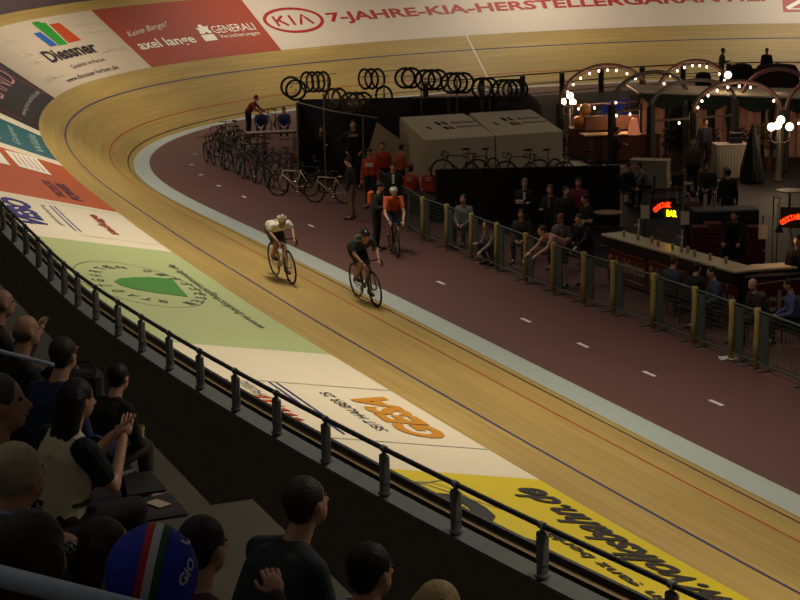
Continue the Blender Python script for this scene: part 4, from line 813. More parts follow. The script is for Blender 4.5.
# neon signs on their frames
def neon(label, at, yaw, kind):
    r = empty('neon_sign', at, yaw, label, 'neon sign'); r.scale = (.85, .85, .9); red = mat('neon_red', (255, 60, 20), .4, emit=(255, 44, 10, 5.0)); yel = mat('neon_yellow', (250, 240, 40), .4, emit=(250, 236, 20, 3.5))
    m = MB(); m.tube([(-.38, 0, -1.7), (-.38, 0, .34), (.62, 0, .26), (.62, 0, -1.7)], .014, 8); m.build('sign_frame', mat('frame_chrome', (120, 118, 112), .3, .8), r)
    m = MB(); m.bbox((.05, .03, -.02), (.74, .02, .5), .005); m.build('back_panel', mat('neon_back', (14, 12, 12), .6), r)
    txt = 'COCKTAIL'; 
    for i, ch in enumerate(txt):
        t = math.radians(150-i*11.5) if kind == 'arc' else math.radians(140-i*7); R_ = .36 if kind == 'arc' else .62; V, F = text_pts(ch, .035); m = MB(); c_ = Vector((R_*math.cos(t)+(.10 if kind == 'arc' else .2), 0, R_*math.sin(t)*.7-(.17 if kind == 'arc' else .42))); an = (t-PI/2)*.8
        for x, y in V: u, v_ = (x-.5)*.062, (y-.5)*.13; m.v.append(c_+Vector((u*math.cos(an)-v_*math.sin(an), -.015, u*math.sin(an)+v_*math.cos(an))))
        m.f = F; m.build('lettering', red, r)
    if kind == 'arc':
        V, F = text_pts('BAR', .035); m = MB(); m.v = [Vector((.13+x*.30, -.02, -.22+y*.17-x*.04)) for x, y in V]; m.f = F; m.build('lettering', yel, r)
    return r
neon('red and yellow neon sign hanging in a frame behind the long bar', Vector((5.997, 39.115, 1.681)), .3, 'arc')
neon('red neon arc sign at the right edge above the second bar', Vector((8.521, 37.088, 1.772)), -.25, 'wide')
# small white price boards on poles
for (px, py, d_, lab) in ((5.523, 38.505, 1.698, 'small white price board on a pole left of the red and yellow neon sign'), (6.286, 37.684, 1.687, 'small white price board on a pole right of the red and yellow neon sign'), (7.700, 36.234, 1.608, 'small white price board on a pole left of the right edge neon sign')):
    p = Vector((px, py, d_)); r = empty('price_board', (p.x, p.y, 0), 0, lab, 'sign'); m = MB(); m.bbox((0, 0, p.z), (.19, .02, .30), .004); m.build('board', mat('board_white', (196, 190, 178), .7), r); m = MB(); m.cyl((0, .02, 0), (0, .02, p.z+.35), .014, 8); m.bbox((0, .02, .01), (.3, .3, .02), .005); m.build('pole', mat('black_pipe', (24, 24, 24), .5), r)
# beer taps and glasses on the counter
for i, (t, lab) in enumerate(((.22, 'left'), (.55, 'middle'))):
    p = a + (b-a)*t + Vector((.25, .12, 1.11)); r = empty('beer_tap', p, 0, 'chrome beer tap on the long bar, %s of the two' % ('upper' if i == 0 else 'lower'), 'beer tap'); m = MB(); m.cyl((0, 0, 0), (0, 0, .36), .03, 12); m.tube([(0, 0, .33), (-.08, -.04, .36), (-.12, -.06, .30)], .014, 8); m.build('tap_column', M_chrome, r, smooth=True); m = MB(); m.cyl((0, 0, .36), (.01, 0, .48), .012, 8, .02); m.build('tap_handle', mat('tap_white', (190, 184, 170), .4), r)
g0 = None
for i in range(9):
    p = a + (b-a)*(.12+.09*i) + Vector((.20+.06*((i*7) % 3), .10, 1.112)); m = MB(); m.lathe([(0, 0), (.03, 0), (.034, .06), (.04, .14), (.037, .14), (.03, .02), (0, .02)], n=12); o = m.build('beer_glass', mat('glass_grey', (170, 150, 110), .1), smooth=True); o.location = p; tag(o, 'small beer glass standing on the pale top of the long bar', 'glass', 'glasses on the long bar')

# ---------------------------------------------------------------- beer garden: arches with bulbs, pavilion, lamps, tables
M_arch = mat('arch_tube', (128, 96, 84), .5); M_bulb = mat('bulb_glow', (255, 226, 196), .4, emit=(255, 206, 170, 9.0)); M_green = mat('ivy_green', (34, 46, 30), .9, var=.5, scale=20)
def arch(label, pL, pR, ztop, bulbs, zs, post=True, m_=None, row=None):
    c = (Vector(pL)+Vector(pR))/2; d = Vector(pR)-Vector(pL); W_ = d.length/2; r = empty('arch', (c.x, c.y, 0), math.atan2(d.y, d.x), label, 'arch')
    m = MB(); pts = [(W_*math.cos(t), 0, zs+(ztop-zs)*math.sin(t)) for t in np.linspace(PI, 0, 25)]; m.tube(pts, .055, 8); m.tube([(x*.93, .0, zs+(z-zs)*.93) for x, y, z in pts], .018, 6); m.build('arch_tube', m_ or M_arch, r, smooth=True)
    for sg in (-1, 1):
        m = MB(); m.bbox((sg*W_, 0, zs/2), (.22, .22, zs), .03); m.build('post', mat('arch_post_dark', (44, 40, 36), .7), r)
    for t in bulbs:
        x, z = W_*.93*math.cos(math.radians(t)), zs+(ztop-zs)*.93*math.sin(math.radians(t))-.05; m = MB(); m.ell((x, -.03, z-.05), (.034, .034, .046), None, 10, 7); bl = m.build('bulb', M_bulb, r, smooth=True); m = MB(); m.cyl((x, -.03, z), (x, -.03, z+.06), .022, 8); m.build('socket', mat('arch_post_dark', (44, 40, 36), .7), bl)
    if row:
        m = MB(); m.tube([(-W_, 0, row[0]), (W_, .0, row[0]-.02)], .04, 6); m.build('cross_bar', m_ or M_arch, r)
        for x in row[1]: m = MB(); m.ell((x*W_, -.03, row[0]-.13), (.034, .034, .046), None, 10, 7); m.build('bulb', M_bulb, r, smooth=True)
    if bulbs:
        ld = bpy.data.lights.new('bulb_light', 'POINT'); ld.energy = 6*len(bulbs); ld.color = (1, .62, .46); ld.shadow_soft_size = .3; lo = bpy.data.objects.new('bulb_light', ld); C.objects.link(lo); lo.parent = r; lo.location = (0, .25, zs+.25)
    return r
arch('leftmost lit arch with a row of bulbs beside the three globe lamp', Vector((5.723, 61.028, 0.000)), Vector((9.057, 62.278, 0.000)), 3.09, (168, 155, 141, 127, 113, 100, 88, 76, 60, 45), 1.80, row=(1.72, (-.95, -.6, -.25, .1)))
arch('lit arch behind the pavilion with bulbs along its crown', Vector((9.240, 62.062, 0.000)), Vector((12.105, 63.068, 0.000)), 3.12, (150, 134, 120, 107, 94, 82, 70, 45, 30), 1.85)
arch('front lit arch before the green valance', Vector((9.360, 54.970, 0.000)), Vector((12.141, 54.960, 0.000)), 3.06, (164, 150, 136, 120, 104, 88, 72, 28), 2.10)
arch('unlit grey arch crossing the left lit arch', Vector((7.238, 58.549, 0.000)), Vector((10.130, 60.563, 0.000)), 3.0, (170,), 2.0, m_=mat('arch_grey', (90, 84, 72), .5), row=(1.75, (-.9, -.55, -.2, .2, .5)))
arch('unlit grey arch in front of the pavilion corner', Vector((8.180, 55.988, 0.000)), Vector((11.177, 57.520, 0.000)), 2.95, (), 2.2, m_=MATS['arch_grey'], row=(1.72, (-.35, -.05)))
arch('unlit arch at the far right behind the front lit arch', Vector((11.907, 60.049, 0.000)), Vector((14.320, 60.040, 0.000)), 3.0, (10,), 2.0, m_=mat('arch_rose', (104, 72, 66), .5))
arch('lit arch cut off at the right edge', Vector((12.522, 55.958, 0.000)), Vector((14.582, 55.951, 0.000)), 3.0, (), 2.0, row=(1.7, (-.6, -.3, 0)))
# pavilion: flat roof, green scalloped valance, beige curtains
o_ = Vector((8.3, 59.2, -.0)); r = empty('pavilion', o_, 0, 'pavilion with a grey roof, dark green scalloped valance and beige curtains', 'pavilion'); Wd = 6.2
M_cur = mat('curtain_beige_rose', (206, 160, 132), .85, var=.1, scale=2); M_val = mat('valance_green', (28, 46, 40), .85)
m = MB(); m.add([(-.1, -.1, 2.30), (Wd, -.1, 1.98), (Wd, 3.0, 2.02), (-.1, 3.0, 2.28), (-.1, -.1, 2.36), (Wd, -.1, 2.04), (Wd, 3.0, 2.08), (-.1, 3.0, 2.34)], [(0, 3, 2, 1), (4, 5, 6, 7), (0, 1, 5, 4), (1, 2, 6, 5), (2, 3, 7, 6), (3, 0, 4, 7)]); m.build('roof', mat('roof_grey_cloth', (172, 162, 140), .85), r)
rows = []
for i in range(97): x = -.1+(Wd+.1)*i/96; t = (x % 1.55)/1.55; zt = 2.32-.32*(x+.1)/Wd; rows.append([(x, -.14+.02*math.sin(i), zt), (x, -.15+.03*math.sin(i*1.3), zt-.14-.36*math.sin(PI*t))])
m = MB(); m.grid(rows); m.build('valance', M_val, r)
for (x0, x1) in ((.0, .85), (1.75, 2.25), (2.55, 4.1), (4.25, 6.2)):
    rows = []; n = int((x1-x0)*26)
    for i in range(n+1): x = x0+(x1-x0)*i/n; zt = 2.2-.3*x/Wd; rows.append([(x, .05+.05*math.sin(i*.9), zt), (x, .05+.06*math.sin(i*.9+.3), 1.2), (x, .05+.07*math.sin(i*.9), .02)])
    m = MB(); m.grid(rows); m.build('curtain', M_cur, r, smooth=True)
m = MB(); m.bbox((Wd/2, 2.9, .98), (Wd, .05, 1.96), .01); m.build('back_wall', mat('pavilion_dark', (30, 26, 26), .9), r)
for x in (0, 1.5, 3.0, 4.5, 6.1): m = MB(); m.bbox((x, 0, .98), (.09, .09, 1.96), .01); m.build('post', MATS['arch_post_dark'], r)
for x in (.95, 2.35, 2.95, 4.4): m = MB(); m.tube([(x, -.12, 2.0), (x+.05, -.14, 1.8), (x-.03, -.12, 1.5), (x+.03, -.13, 1.1)], [.05, .09, .07, .05], 8); m.build('garland', M_green, r)
# globe lamps
M_globe = mat('globe_glow', (255, 240, 214), .4, emit=(255, 226, 186, 5.0)); M_iron = mat('lamp_post_iron', (92, 84, 72), .5, .3)
def globe_lamp(label, base, zt, globes, power, yaw=0):
    r = empty('globe_lamp', base, yaw, label, 'lamp'); m = MB(); m.lathe([(.16, 0), (.16, .08), (.09, .14), (.10, .5), (.06, .62), (.045, zt*.7), (.035, zt-.3)], n=16); m.build('post', M_iron, r, smooth=True)
    m = MB()
    for gx, gz in globes:
        if abs(gx) > .05: m.tube([(0, 0, zt-.45), (gx*.5, 0, zt-.5), (gx, 0, zt-.42+gz*.0), (gx, 0, zt+gz-.12)], .015, 6)
        else: m.tube([(0, 0, zt-.45), (0, 0, zt+gz-.1)], .015, 6)
    m.build('arm', M_iron, r)
    for gx, gz in globes: m = MB(); m.ell((gx, -.0, zt+gz), (.125, .125, .125), None, 16, 10); m.build('globe', M_globe, r, smooth=True)
    ld = bpy.data.lights.new('globe_light', 'POINT'); ld.energy = power; ld.color = (1, .68, .42); ld.shadow_soft_size = .13; lo = bpy.data.objects.new('globe_light', ld); C.objects.link(lo); lo.parent = r; lo.location = (0, -.35, zt+.1); return r
q_ = Vector((11.881, 53.861, 0.000)); globe_lamp('iron lamp post with four glowing globes at the right', q_, 1.72, ((-.27, 0), (-.07, .05), (.02, .22), (.30, 0)), 45)
q_ = Vector((6.174, 62.042, 0.000)); globe_lamp('lamp post with three glowing globes beside the leftmost arch', q_, 1.80, ((-.26, -.05), (0, .18), (.10, -.06)), 60)
q_ = Vector((11.439, 60.234, 0.000)); globe_lamp('lamp post with a single glowing globe above the pavilion', q_, 2.78, ((0, 0),), 30)
# tables, chairs, plants, counter
M_cloth = mat('table_cloth_cream', (168, 160, 140), .85)
def skirt_table(label, p, wx, wy, yaw, hz=.78, pleat=.018, mm=None):
    r = empty('skirted_table', p, yaw, label, 'table'); m = MB(); rows = []; n = 60; per = 2*(wx+wy)
    for i in range(n*2+1):
        t = per*i/(n*2)
        if t < wx: q = Vector((-wx/2+t, -wy/2, 0)); nn = Vector((0, -1, 0))
        elif t < wx+wy: q = Vector((wx/2, -wy/2+t-wx, 0)); nn = Vector((1, 0, 0))
        elif t < 2*wx+wy: q = Vector((wx/2-(t-wx-wy), wy/2, 0)); nn = Vector((0, 1, 0))
        else: q = Vector((-wx/2, wy/2-(t-2*wx-wy), 0)); nn = Vector((-1, 0, 0))
        w = math.sin(i*1.9)*pleat; rows.append([q+Vector((0, 0, hz)), q+nn*w+Vector((0, 0, hz*.5)), q+nn*(w*1.8+.02)+Vector((0, 0, .02))])
    m.grid(rows); m.build('skirt', mm or M_cloth, r, smooth=True); m = MB(); m.bbox((0, 0, hz+.01), (wx+.02, wy+.02, .03), .008); m.build('table_top', mm or M_cloth, r); return r
skirt_table('white pleated buffet table before the beige curtains', Vector((10.596, 55.105, 0.000))+Vector((0, 0, 0)), 1.05, .7, .05, 1.05)
skirt_table('plain cream sided serving table left of the garden', Vector((7.758, 53.161, 0.000)), 1.15, .6, -.35, .85, .002, mat('panel_cream', (150, 142, 120), .8))
m = MB(); m.bbox((0, 0, .09), (.42, .3, .18), .02); m.bbox((0, 0, .27), (.36, .26, .14), .02); o = m.build('serving_box', mat('serving_black', (24, 20, 20), .5)); o.location = Vector((10.744, 55.107, 0.000))+Vector((0, 0, 1.085)); tag(o, 'stacked black serving boxes on the white pleated buffet table', 'box')
# tall dark cone shaped cloth or tree
r = empty('cone_tree', Vector((11.051, 53.878, 0.000)), 0, 'dark narrow cone shaped tree between buffet table and globe lamp', 'tree'); m = MB(); rnd = random.Random(5)
m.lathe([(.40, .05), (.35, .4), (.27, .8), (.18, 1.25), (.10, 1.6), (.02, 1.85)], n=26)
for i, v in enumerate(m.v): v.x *= 1+.10*rnd.uniform(-1, 1); v.y *= 1+.10*rnd.uniform(-1, 1)
m.build('foliage', mat('cone_dark', (20, 24, 20), .95, var=.5, scale=20, bump=1), r); m = MB(); m.cyl((0, 0, 0), (0, 0, .3), .06, 8); m.build('trunk', M_iron, r)
def leafy(label, p, h, w, seed, col=(40, 58, 30), pot=True, group=None, n=110):
    rnd = random.Random(seed); r = empty('potted_plant', p, 0, label, 'plant', group); m = MB()
    for i in range(n):
        c = Vector((rnd.gauss(0, w*.35), rnd.gauss(0, w*.35), h*.45+rnd.random()*h*.55)); R_ = Euler((rnd.uniform(-1, 1), rnd.uniform(-1, 1), rnd.uniform(0, 6))).to_matrix(); l = .07+.05*rnd.random()
        m.add([c+R_ @ Vector(q) for q in ((-l, 0, 0), (0, -l*.4, .01), (l, 0, 0), (0, l*.4, .01), (0, 0, -.01))], [(0, 1, 4), (1, 2, 4), (2, 3, 4), (3, 0, 4), (0, 3, 2, 1)])
    m.build('foliage', mat('leaf_%d_%d' % (col[0], col[1]), col, .8, var=.4, scale=14), r); m = MB(); m.cyl((0, 0, h*.2), (0, 0, h*.6), .03, 8); m.build('stem', M_iron, r)
    m = MB(); m.lathe([(0, 0), (.15, 0), (.19, h*.28), (.16, h*.28), (.14, .04), (0, .04)], n=14); m.build('pot', mat('pot_clay', (92, 58, 44), .8), r); return r
for i, (px, py, d_, h, w, c, lab) in enumerate(((11.672, 56.198, 0.699, 1.6, .4, (74, 74, 30), 'yellow green shrub left of the four globe lamp'), (12.157, 56.481, 0.589, 1.5, .4, (66, 62, 30), 'yellow green shrub touching the four globe lamp'), (11.382, 57.181, 0.511, 1.3, .35, (34, 50, 28), 'dark shrub behind the cone tree'),
    (9.105, 58.342, 1.141, 1.2, .3, (30, 40, 26), 'dark plant at the left pavilion post'), (9.761, 57.855, 1.254, 1.1, .3, (30, 40, 26), 'dark plant between the pavilion curtains'), (10.494, 57.852, 1.242, 1.2, .3, (36, 44, 26), 'dark plant in front of the wide curtain'),
    (7.189, 62.478, 1.334, 1.4, .5, (26, 34, 22), 'dark bush under the leftmost arch'), (7.789, 62.976, 1.270, 1.3, .5, (26, 34, 22), 'dark bush right of the bush under the leftmost arch'), (5.323, 56.719, 0.740, 1.2, .4, (28, 34, 22), 'dark bush at the corner of the right cabin'), (8.172, 60.430, 1.329, 1.2, .3, (30, 36, 24), 'plant by the pink cone lamp'))): leafy(lab, Vector((px, py, 0)), h, w, i+3, c)
# food counter with orange glow, left of the garden
r = empty('food_counter', Vector((7.689, 59.359, 0.000)), .15, 'lit food counter with a pale top left of the pavilion', 'counter'); m = MB(); m.bbox((0, 0, .45), (2.6, .6, .9), .03); m.build('counter_body', mat('counter_brown', (92, 58, 44), .7), r); m = MB(); m.bbox((0, 0, .93), (2.8, .75, .05), .01); m.build('counter_top', mat('counter_cream', (206, 176, 130), .5), r)
m = MB(); m.bbox((0, .5, 1.25), (2.4, .2, .5), .02); m.build('back_shelf', MATS['counter_brown'], r)
ld = bpy.data.lights.new('counter_light', 'POINT'); ld.energy = 30; ld.color = (1, .6, .34); ld.shadow_soft_size = .08; lo = bpy.data.objects.new('counter_light', ld); C.objects.link(lo); lo.parent = r; lo.location = (.1, -.2, 1.7)
m = MB(); m.cyl((.1, -.2, 1.75), (.1, -.2, 1.95), .12, 12, .04); m.tube([(.1, -.2, 1.95), (.1, -.1, 2.1), (.1, .5, 2.1), (.1, .5, 1.4)], .014, 6); m.build('lamp', MATS['arch_post_dark'], r)
m = MB(); m.lathe([(.22, 0), (.12, .5), (.10, .55), (0, .55)], n=16); o = m.build('cone_lamp', mat('cone_lamp_pink', (222, 150, 116), .6, emit=(222, 130, 90, .35)), smooth=True); o.location = Vector((8.019, 58.781, 0.000))+Vector((0, 0, .955)); tag(o, 'pinkish glowing cone shaped lamp standing on the food counter', 'lamp')
for i, (px, py, c, lab) in enumerate(((6.391, 61.021, (196, 120, 56), 'orange lantern like food warmer left on its stall'), (6.605, 61.065, (180, 130, 70), 'round orange sphere of the small stall'), (7.020, 60.989, (150, 84, 66), 'reddish jar on the small stall'))):
    m = MB(); m.lathe([(0, 0), (.16, 0), (.22, .15), (.2, .32), (.1, .40), (0, .42)], n=16); o = m.build('food_warmer', mat('warmer_%d' % i, c, .5), smooth=True); p = Vector((px, py, 0)); o.location = p+Vector((0, 0, .96 if i != 1 else 1.38-.42+.42)); tag(o, lab, 'food warmer')
skirt_table('small stall table under the orange food warmers', Vector((6.707, 61.020, 0.000)), 1.3, .7, .05, .94, .01, mat('stall_brown', (110, 70, 52), .8))
m = MB(); m.bbox((0, 0, .35), (1.6, .7, .7), .04); m.add([(-.8, -.35, .7), (.8, -.35, .7), (.5, .3, 1.15), (-.5, .3, 1.15)], [(0, 1, 2, 3)]); o = m.build('blue_tent_box', mat('painted_blue_light', (34, 60, 214), .6)); o.location = Vector((8.730, 68.098, 0.000)); tag(o, 'cover with bright blue light painted into its colour, glimpsed under the second arch', 'cover')  # blue light on the cover is painted into its base colour
for i, (px, py, d_, lab) in enumerate(((5.296, 43.445, 0.883, 'round pale bar table left of the neon sign'), (10.582, 46.516, 0.886, 'round bar table near the right edge'), (8.182, 50.034, 0.594, 'small round white table behind the seated guests'), (6.648, 53.622, 0.619, 'small round table with a white cloth by the black drape'))):
    p = Vector((px, py, d_)); r = empty('bar_table', (p.x, p.y, 0), 0, lab, 'table'); m = MB(); m.lathe([(0, p.z-.03), (.36, p.z-.03), (.37, p.z), (0, p.z)], n=24); m.build('table_top', mat('bar_table_top', (158, 130, 92), .5), r); m = MB(); m.cyl((0, 0, .02), (0, 0, p.z-.03), .03, 10); m.cyl((0, 0, 0), (0, 0, .03), .22, 16); m.build('pedestal', M_iron, r)
# chairs
def chair(p, yaw, lab, grp=None, top=.45, c=(44, 34, 30)):
    r = empty('garden_chair', p, yaw, lab, 'chair', grp); mm = mat('chair_%d' % c[0], c, .6); m = MB(); m.bbox((0, 0, top), (.42, .42, .035), .01); m.build('seat', mm, r); m = MB(); m.bbox((0, -.2, top+.30), (.42, .03, .32), .01); m.build('backrest', mm, r)
    for x in (-.18, .18):
        for y in (-.18, .18): m = MB(); m.cyl((x, y, 0), (x, y, top if y > 0 else top+.15), .016, 6); m.build('leg', mm, r)
    return r
for i, (px, py, ya, lab) in enumerate(((7.176, 49.640, 1.5, 'dark chair under the man in the pale shirt'), (6.532, 49.349, -1.2, 'dark chair under the person in black by the pale shirted man'), (8.844, 49.107, 2.8, 'dark chair under the guest in olive'), (7.552, 44.131, 0, 'dark chair under the guest in the dusty pink top'), (7.943, 49.739, .5, 'empty dark chair beside the small white table'), (9.520, 51.251, 1.2, 'empty dark chair beyond the guest in olive'), (9.666, 61.864, 0, 'empty chair by the left pavilion post'))): chair(Vector((px, py, 0)), ya, lab)
for (px, py, ya, lab) in ((6.699, 32.590, 1.2, 'dark stool chair under the bald man'), (6.140, 33.795, 1.4, 'dark stool chair under the man in the blue shirt'), (5.722, 34.173, -.9, 'dark stool chair under the dark haired person at the bar'), (5.390, 34.915, -.6, 'dark stool chair under the person in the faded blue top')): chair(Vector((px, py, 0))+Vector((.25, .5, 0)), ya, lab, top=.40)
chair(Vector((7.390, 32.224, 0.000))+Vector((.25, .7, 0)), 1.57, 'dark stool chair under the man in the light blue shirt', top=.40)
# red crates and barrels behind the bar
for i, (px, py, c, lab) in enumerate(((7.254, 41.199, (96, 34, 26), 'dark red crate stack behind the long bar, left'), (7.629, 41.675, (110, 52, 34), 'reddish crate stack behind the long bar, right'), (8.558, 41.084, (96, 30, 28), 'red crate behind the second bar'))):
    m = MB()
    for k in range(3): m.bbox((0, 0, .15+.3*k), (.42, .34, .28), .02)
    o = m.build('crate_stack', mat('crate_%d' % i, c, .6)); o.location = Vector((px, py, 0))+Vector((0, 0, 0)); tag(o, lab, 'crates')
m = MB(); m.bbox((0, 0, .55), (1.6, .8, 1.1), .03); m.bbox((0, -.42, .9), (1.4, .03, .1), .005); o = m.build('fridge_unit', mat('fridge_dark', (38, 38, 42), .6)); o.location = Vector((8.012, 42.427, 0.000)); o.rotation_euler = (0, 0, .1); tag(o, 'wide dark cooling unit behind the bar', 'cooling unit')
# far barrier of the apron and dark stage boxes behind it
FR = [(1.2, 78.2), (3.8, 79.6), (5.75, 80.9), (7.7, 82.1), (9.7, 83.6), (11.8, 84.6), (13.9, 85.4), (16.2, 85.8), (18.6, 85.8), (21.0, 85.2), (23.4, 84.2)]
for i in range(len(FR)-1):
    a_, b_ = Vector(FR[i]+(0,)), Vector(FR[i+1]+(0,)); d = b_-a_; L = d.length; r = empty('far_barrier', a_, look(d), 'dark tube barrier with a thick post at the far inner edge of the track', 'barrier', 'far barriers before the long cream advert')
    m = MB(); m.tube([(0, 0, 1.08), (0, L, 1.08)], .03, 6); m.tube([(0, 0, .62), (0, L, .62)], .018, 6); m.tube([(0, 0, .18), (0, L, .18)], .02, 6); m.build('rail', mat('far_rail', (52, 46, 44), .6), r); m = MB(); m.bbox((0, .12, .52), (.12, .26, 1.04), .02); m.build('post', mat('far_post', (62, 58, 58), .7), r)
for (px, d_, sz, c, lab) in ((14.650, 74.151, (1.0, .9, 2.0), (20, 18, 20), 'black covered box before the silhouetted people'), (15.408, 75.151, (.5, .9, 1.7), (24, 20, 22), 'second black covered box right of the first'), (15.920, 73.144, (1.9, 1.2, 2.05), (46, 20, 24), 'dark red draped box at the right edge'), (13.386, 76.161, (.7, .5, 1.5), (30, 30, 30), 'dark case left of the single globe lamp')):
    m = MB(); rows = []; x, y, z = sz
    for k, (f, zz) in enumerate(((1.06, 0), (1.0, z*.5), (.96, z*.85), (.8, z*.97), (.4, z), (0.01, z))): rows.append([Vector((x/2*f*(abs(math.cos(t))**.6)*(1 if math.cos(t) > 0 else -1), y/2*f*(abs(math.sin(t))**.6)*(1 if math.sin(t) > 0 else -1), zz)) for t in np.linspace(0, 2*PI, 29)])
    m.grid(rows); o = m.build('covered_box', mat('cover_%d' % c[0], c, .9)); o.location = Vector((px, d_, 0)); tag(o, lab, 'covered box')
# ---------------------------------------------------------------- spectators' balcony in the foreground
W0 = Vector((-3.0467, 25.35, 0)); BT = Vector((-.3788, .9255, 0)); BN = Vector((-.9255, -.3788, 0)); YIN = look((.9255, .3788))
def bl(u, t, z=0.): return W0 + BN*u + BT*t + Vector((0, 0, z))
M_floor = mat('balcony_concrete', (84, 78, 66), .85, var=.22, scale=2.5)
def slab(name, u0, u1, t0, t1, z, th=.6):
    m = MB(); P_ = [bl(u_, t_, zz) for zz in (z-th, z) for u_, t_ in ((u0, t0), (u1, t0), (u1, t1), (u0, t1))]
    m.add(P_, [(0, 1, 2, 3), (4, 7, 6, 5), (0, 4, 5, 1), (1, 5, 6, 2), (2, 6, 7, 3), (3, 7, 4, 0)]); return struct(m.build(name, M_floor))
slab('floor_balcony', 3.56, 5.05, -13.1, 14, 4.1, .35); slab('floor_balcony_step', 3.25, 5.05, -24, -13.1, 4.1, .35)
slab('floor_row_1', 5.05, 5.65, -26, 14, 4.7, .8); slab('floor_row_2', 5.65, 6.2, -26, 14, 5.25, .8); slab('floor_row_3', 6.2, 6.75, -26, 14, 5.8, .8); slab('floor_row_4', 6.75, 9, -28, 14, 6.4, .8)
# seats
M_seat = mat('stadium_seat_black', (40, 38, 38), .55)
seat0 = None
def seat(u_, t_, z, lab, grp=None, folded=False):
    r = empty('stadium_seat', bl(u_, t_, z), YIN, lab, 'seat', grp); m = MB()
    m.grid([[(-.21+.42*i/6, -.22-.03*math.cos((i-3)*.6)-.05*j/5, .46+.36*j/5) for i in range(7)] for j in range(6)]); m.grid([[(-.21+.42*i/6, -.26-.03*math.cos((i-3)*.6)-.05*j/5, .46+.36*j/5) for i in range(7)] for j in range(6)], True); m.build('backrest', M_seat, r, smooth=True)
    m = MB(); m.bbox((0, -.02 if not folded else -.17, .40 if not folded else .58), (.42, .40, .045) if not folded else (.42, .07, .36), .02); m.build('seat_pan', M_seat, r)
    m = MB(); m.bbox((0, -.12, .19), (.06, .08, .38), .01); m.bbox((0, -.12, .01), (.2, .2, .02), .004); m.build('pedestal', mat('seat_steel', (70, 70, 72), .5, .5), r); return r
# nearest spectators: (name, head position, floor, scale, facing offset ...)
CAPDZ = {'person in a blue cyc': -.06}
def spect(label, h, fl, k, J, off=0., **kw):
    yaw = YIN+off; hd = Matrix.Rotation(yaw, 3, 'Z') @ (J['head']*k); J['_k'] = k
    p = person(label, Vector((h[0]-hd.x, h[1]-hd.y, fl+CAPDZ.get(label[:20], 0))), yaw, J, vox=kw.pop('vox', .014), detail=kw.pop('detail', 1), **kw)
    return p
def seat_for(h, fl, k, J, off, lab):
    yaw = YIN+off; hd = Matrix.Rotation(yaw, 3, 'Z') @ (J['head']*k); r = seat(0, 0, 0, lab); r.location = (h[0]-hd.x, h[1]-hd.y, fl-.0); r.rotation_euler = (0, 0, yaw)
    r.scale = (1, 1, max(.8, (.40*k)/.42)); return r
M_wstripe = mat('cap_white', (206, 214, 224), .7); M_rstripe = mat('cap_red', (196, 40, 36), .7); M_gstripe = mat('cap_green', (24, 92, 44), .7); M_navycap = mat('cap_blue', (40, 54, 196), .75, var=.1, scale=40, bump=.2)
# 1 blue cycling cap
J = pose('sit', 10, 'lap', 'lap', (8, 10)); h = (-.682, 4.38, 6.43); k = 1.08; OFFC = 1.12
pr = spect('person in a blue cycling cap with red, white and green stripe', h, 5.25, k, J, OFFC, top=(30, 28, 32), hair='short', haircol=(34, 24, 18)); seat_for(h, 5.25, k, J, OFFC, 'black seat under the person in the blue cycling cap')
hr = Matrix.Rotation(math.radians(8), 3, 'Z') @ Matrix.Rotation(math.radians(-10)-J['_lean']*.25, 3, 'X'); H = J['head']; hr = hr @ Matrix.Rotation(math.radians(13), 3, 'Y'); R3 = (.115, .130, .122); c0 = H + hr @ Vector((0, -.022, .036))
def onc(lat, lon, g=.0): # lat from crown, lon azimuth (0 = right), on the cap shell
    return c0 + hr @ Vector(((R3[0]+g)*math.sin(lat)*math.cos(lon), (R3[1]+g)*math.sin(lat)*math.sin(lon), (R3[2]+g)*math.cos(lat)))
m = MB(); m.grid([[onc(la, lo) for lo in np.linspace(0, 2*PI, 33)] for la in np.linspace(.01, 2.02, 14)]); m.grid([[onc(la, lo, -.006) for lo in np.linspace(0, 2*PI, 33)] for la in np.linspace(.01, 2.02, 14)], True); capo = m.build('cap', M_navycap, pr, smooth=True)
m = MB(); m.grid([[onc(1.45, lo, .002) + hr @ Vector((0, f*math.sin(lo)**2, -.01*f*10)) for lo in np.linspace(.5, PI-.5, 13)] for f in (0, .03, .055)]); m.build('peak', M_navycap, capo, smooth=True)
for nm, x0, x1, mm in (('red_stripe', -.030, -.012, M_rstripe), ('white_stripe', -.012, .008, M_wstripe), ('green_stripe', .008, .026, M_gstripe)):
    m = MB(); rows = []
    for a_ in np.linspace(-1.98, 1.62, 30):
        rw = []
        for x in (x0, (x0+x1)/2, x1):
            f = math.sqrt(max(0, 1-(x/R3[0])**2)); rw.append(c0 + hr @ Vector((x*1.0, (R3[1]+.003)*f*math.sin(a_), (R3[2]+.003)*f*math.cos(a_))))
        rows.append(rw)
    m.grid(rows, True); m.build(nm, mm, capo, smooth=True)
V, F = text_pts('GIO', .035); m = MB()
for x, y in V:
    a_ = math.radians(52); u_, v_ = (x-.5)*.62, (y-.5)*.24; m.v.append(onc(1.30-(u_*math.sin(a_)+v_*math.cos(a_)), -.70+(u_*math.cos(a_)-v_*math.sin(a_)), .004))
m.f = F; m.build('lettering', M_wstripe, capo)
m = MB(); rows = []
for a_ in np.linspace(-1.4, 1.4, 12): rows.append([onc(.62+.14*math.cos(a_)*q, -.35+.30*math.sin(a_)*q/.8, .004) for q in (.5, 1.0)])
m.grid(rows); m.build('crescent_emblem', M_wstripe, capo)
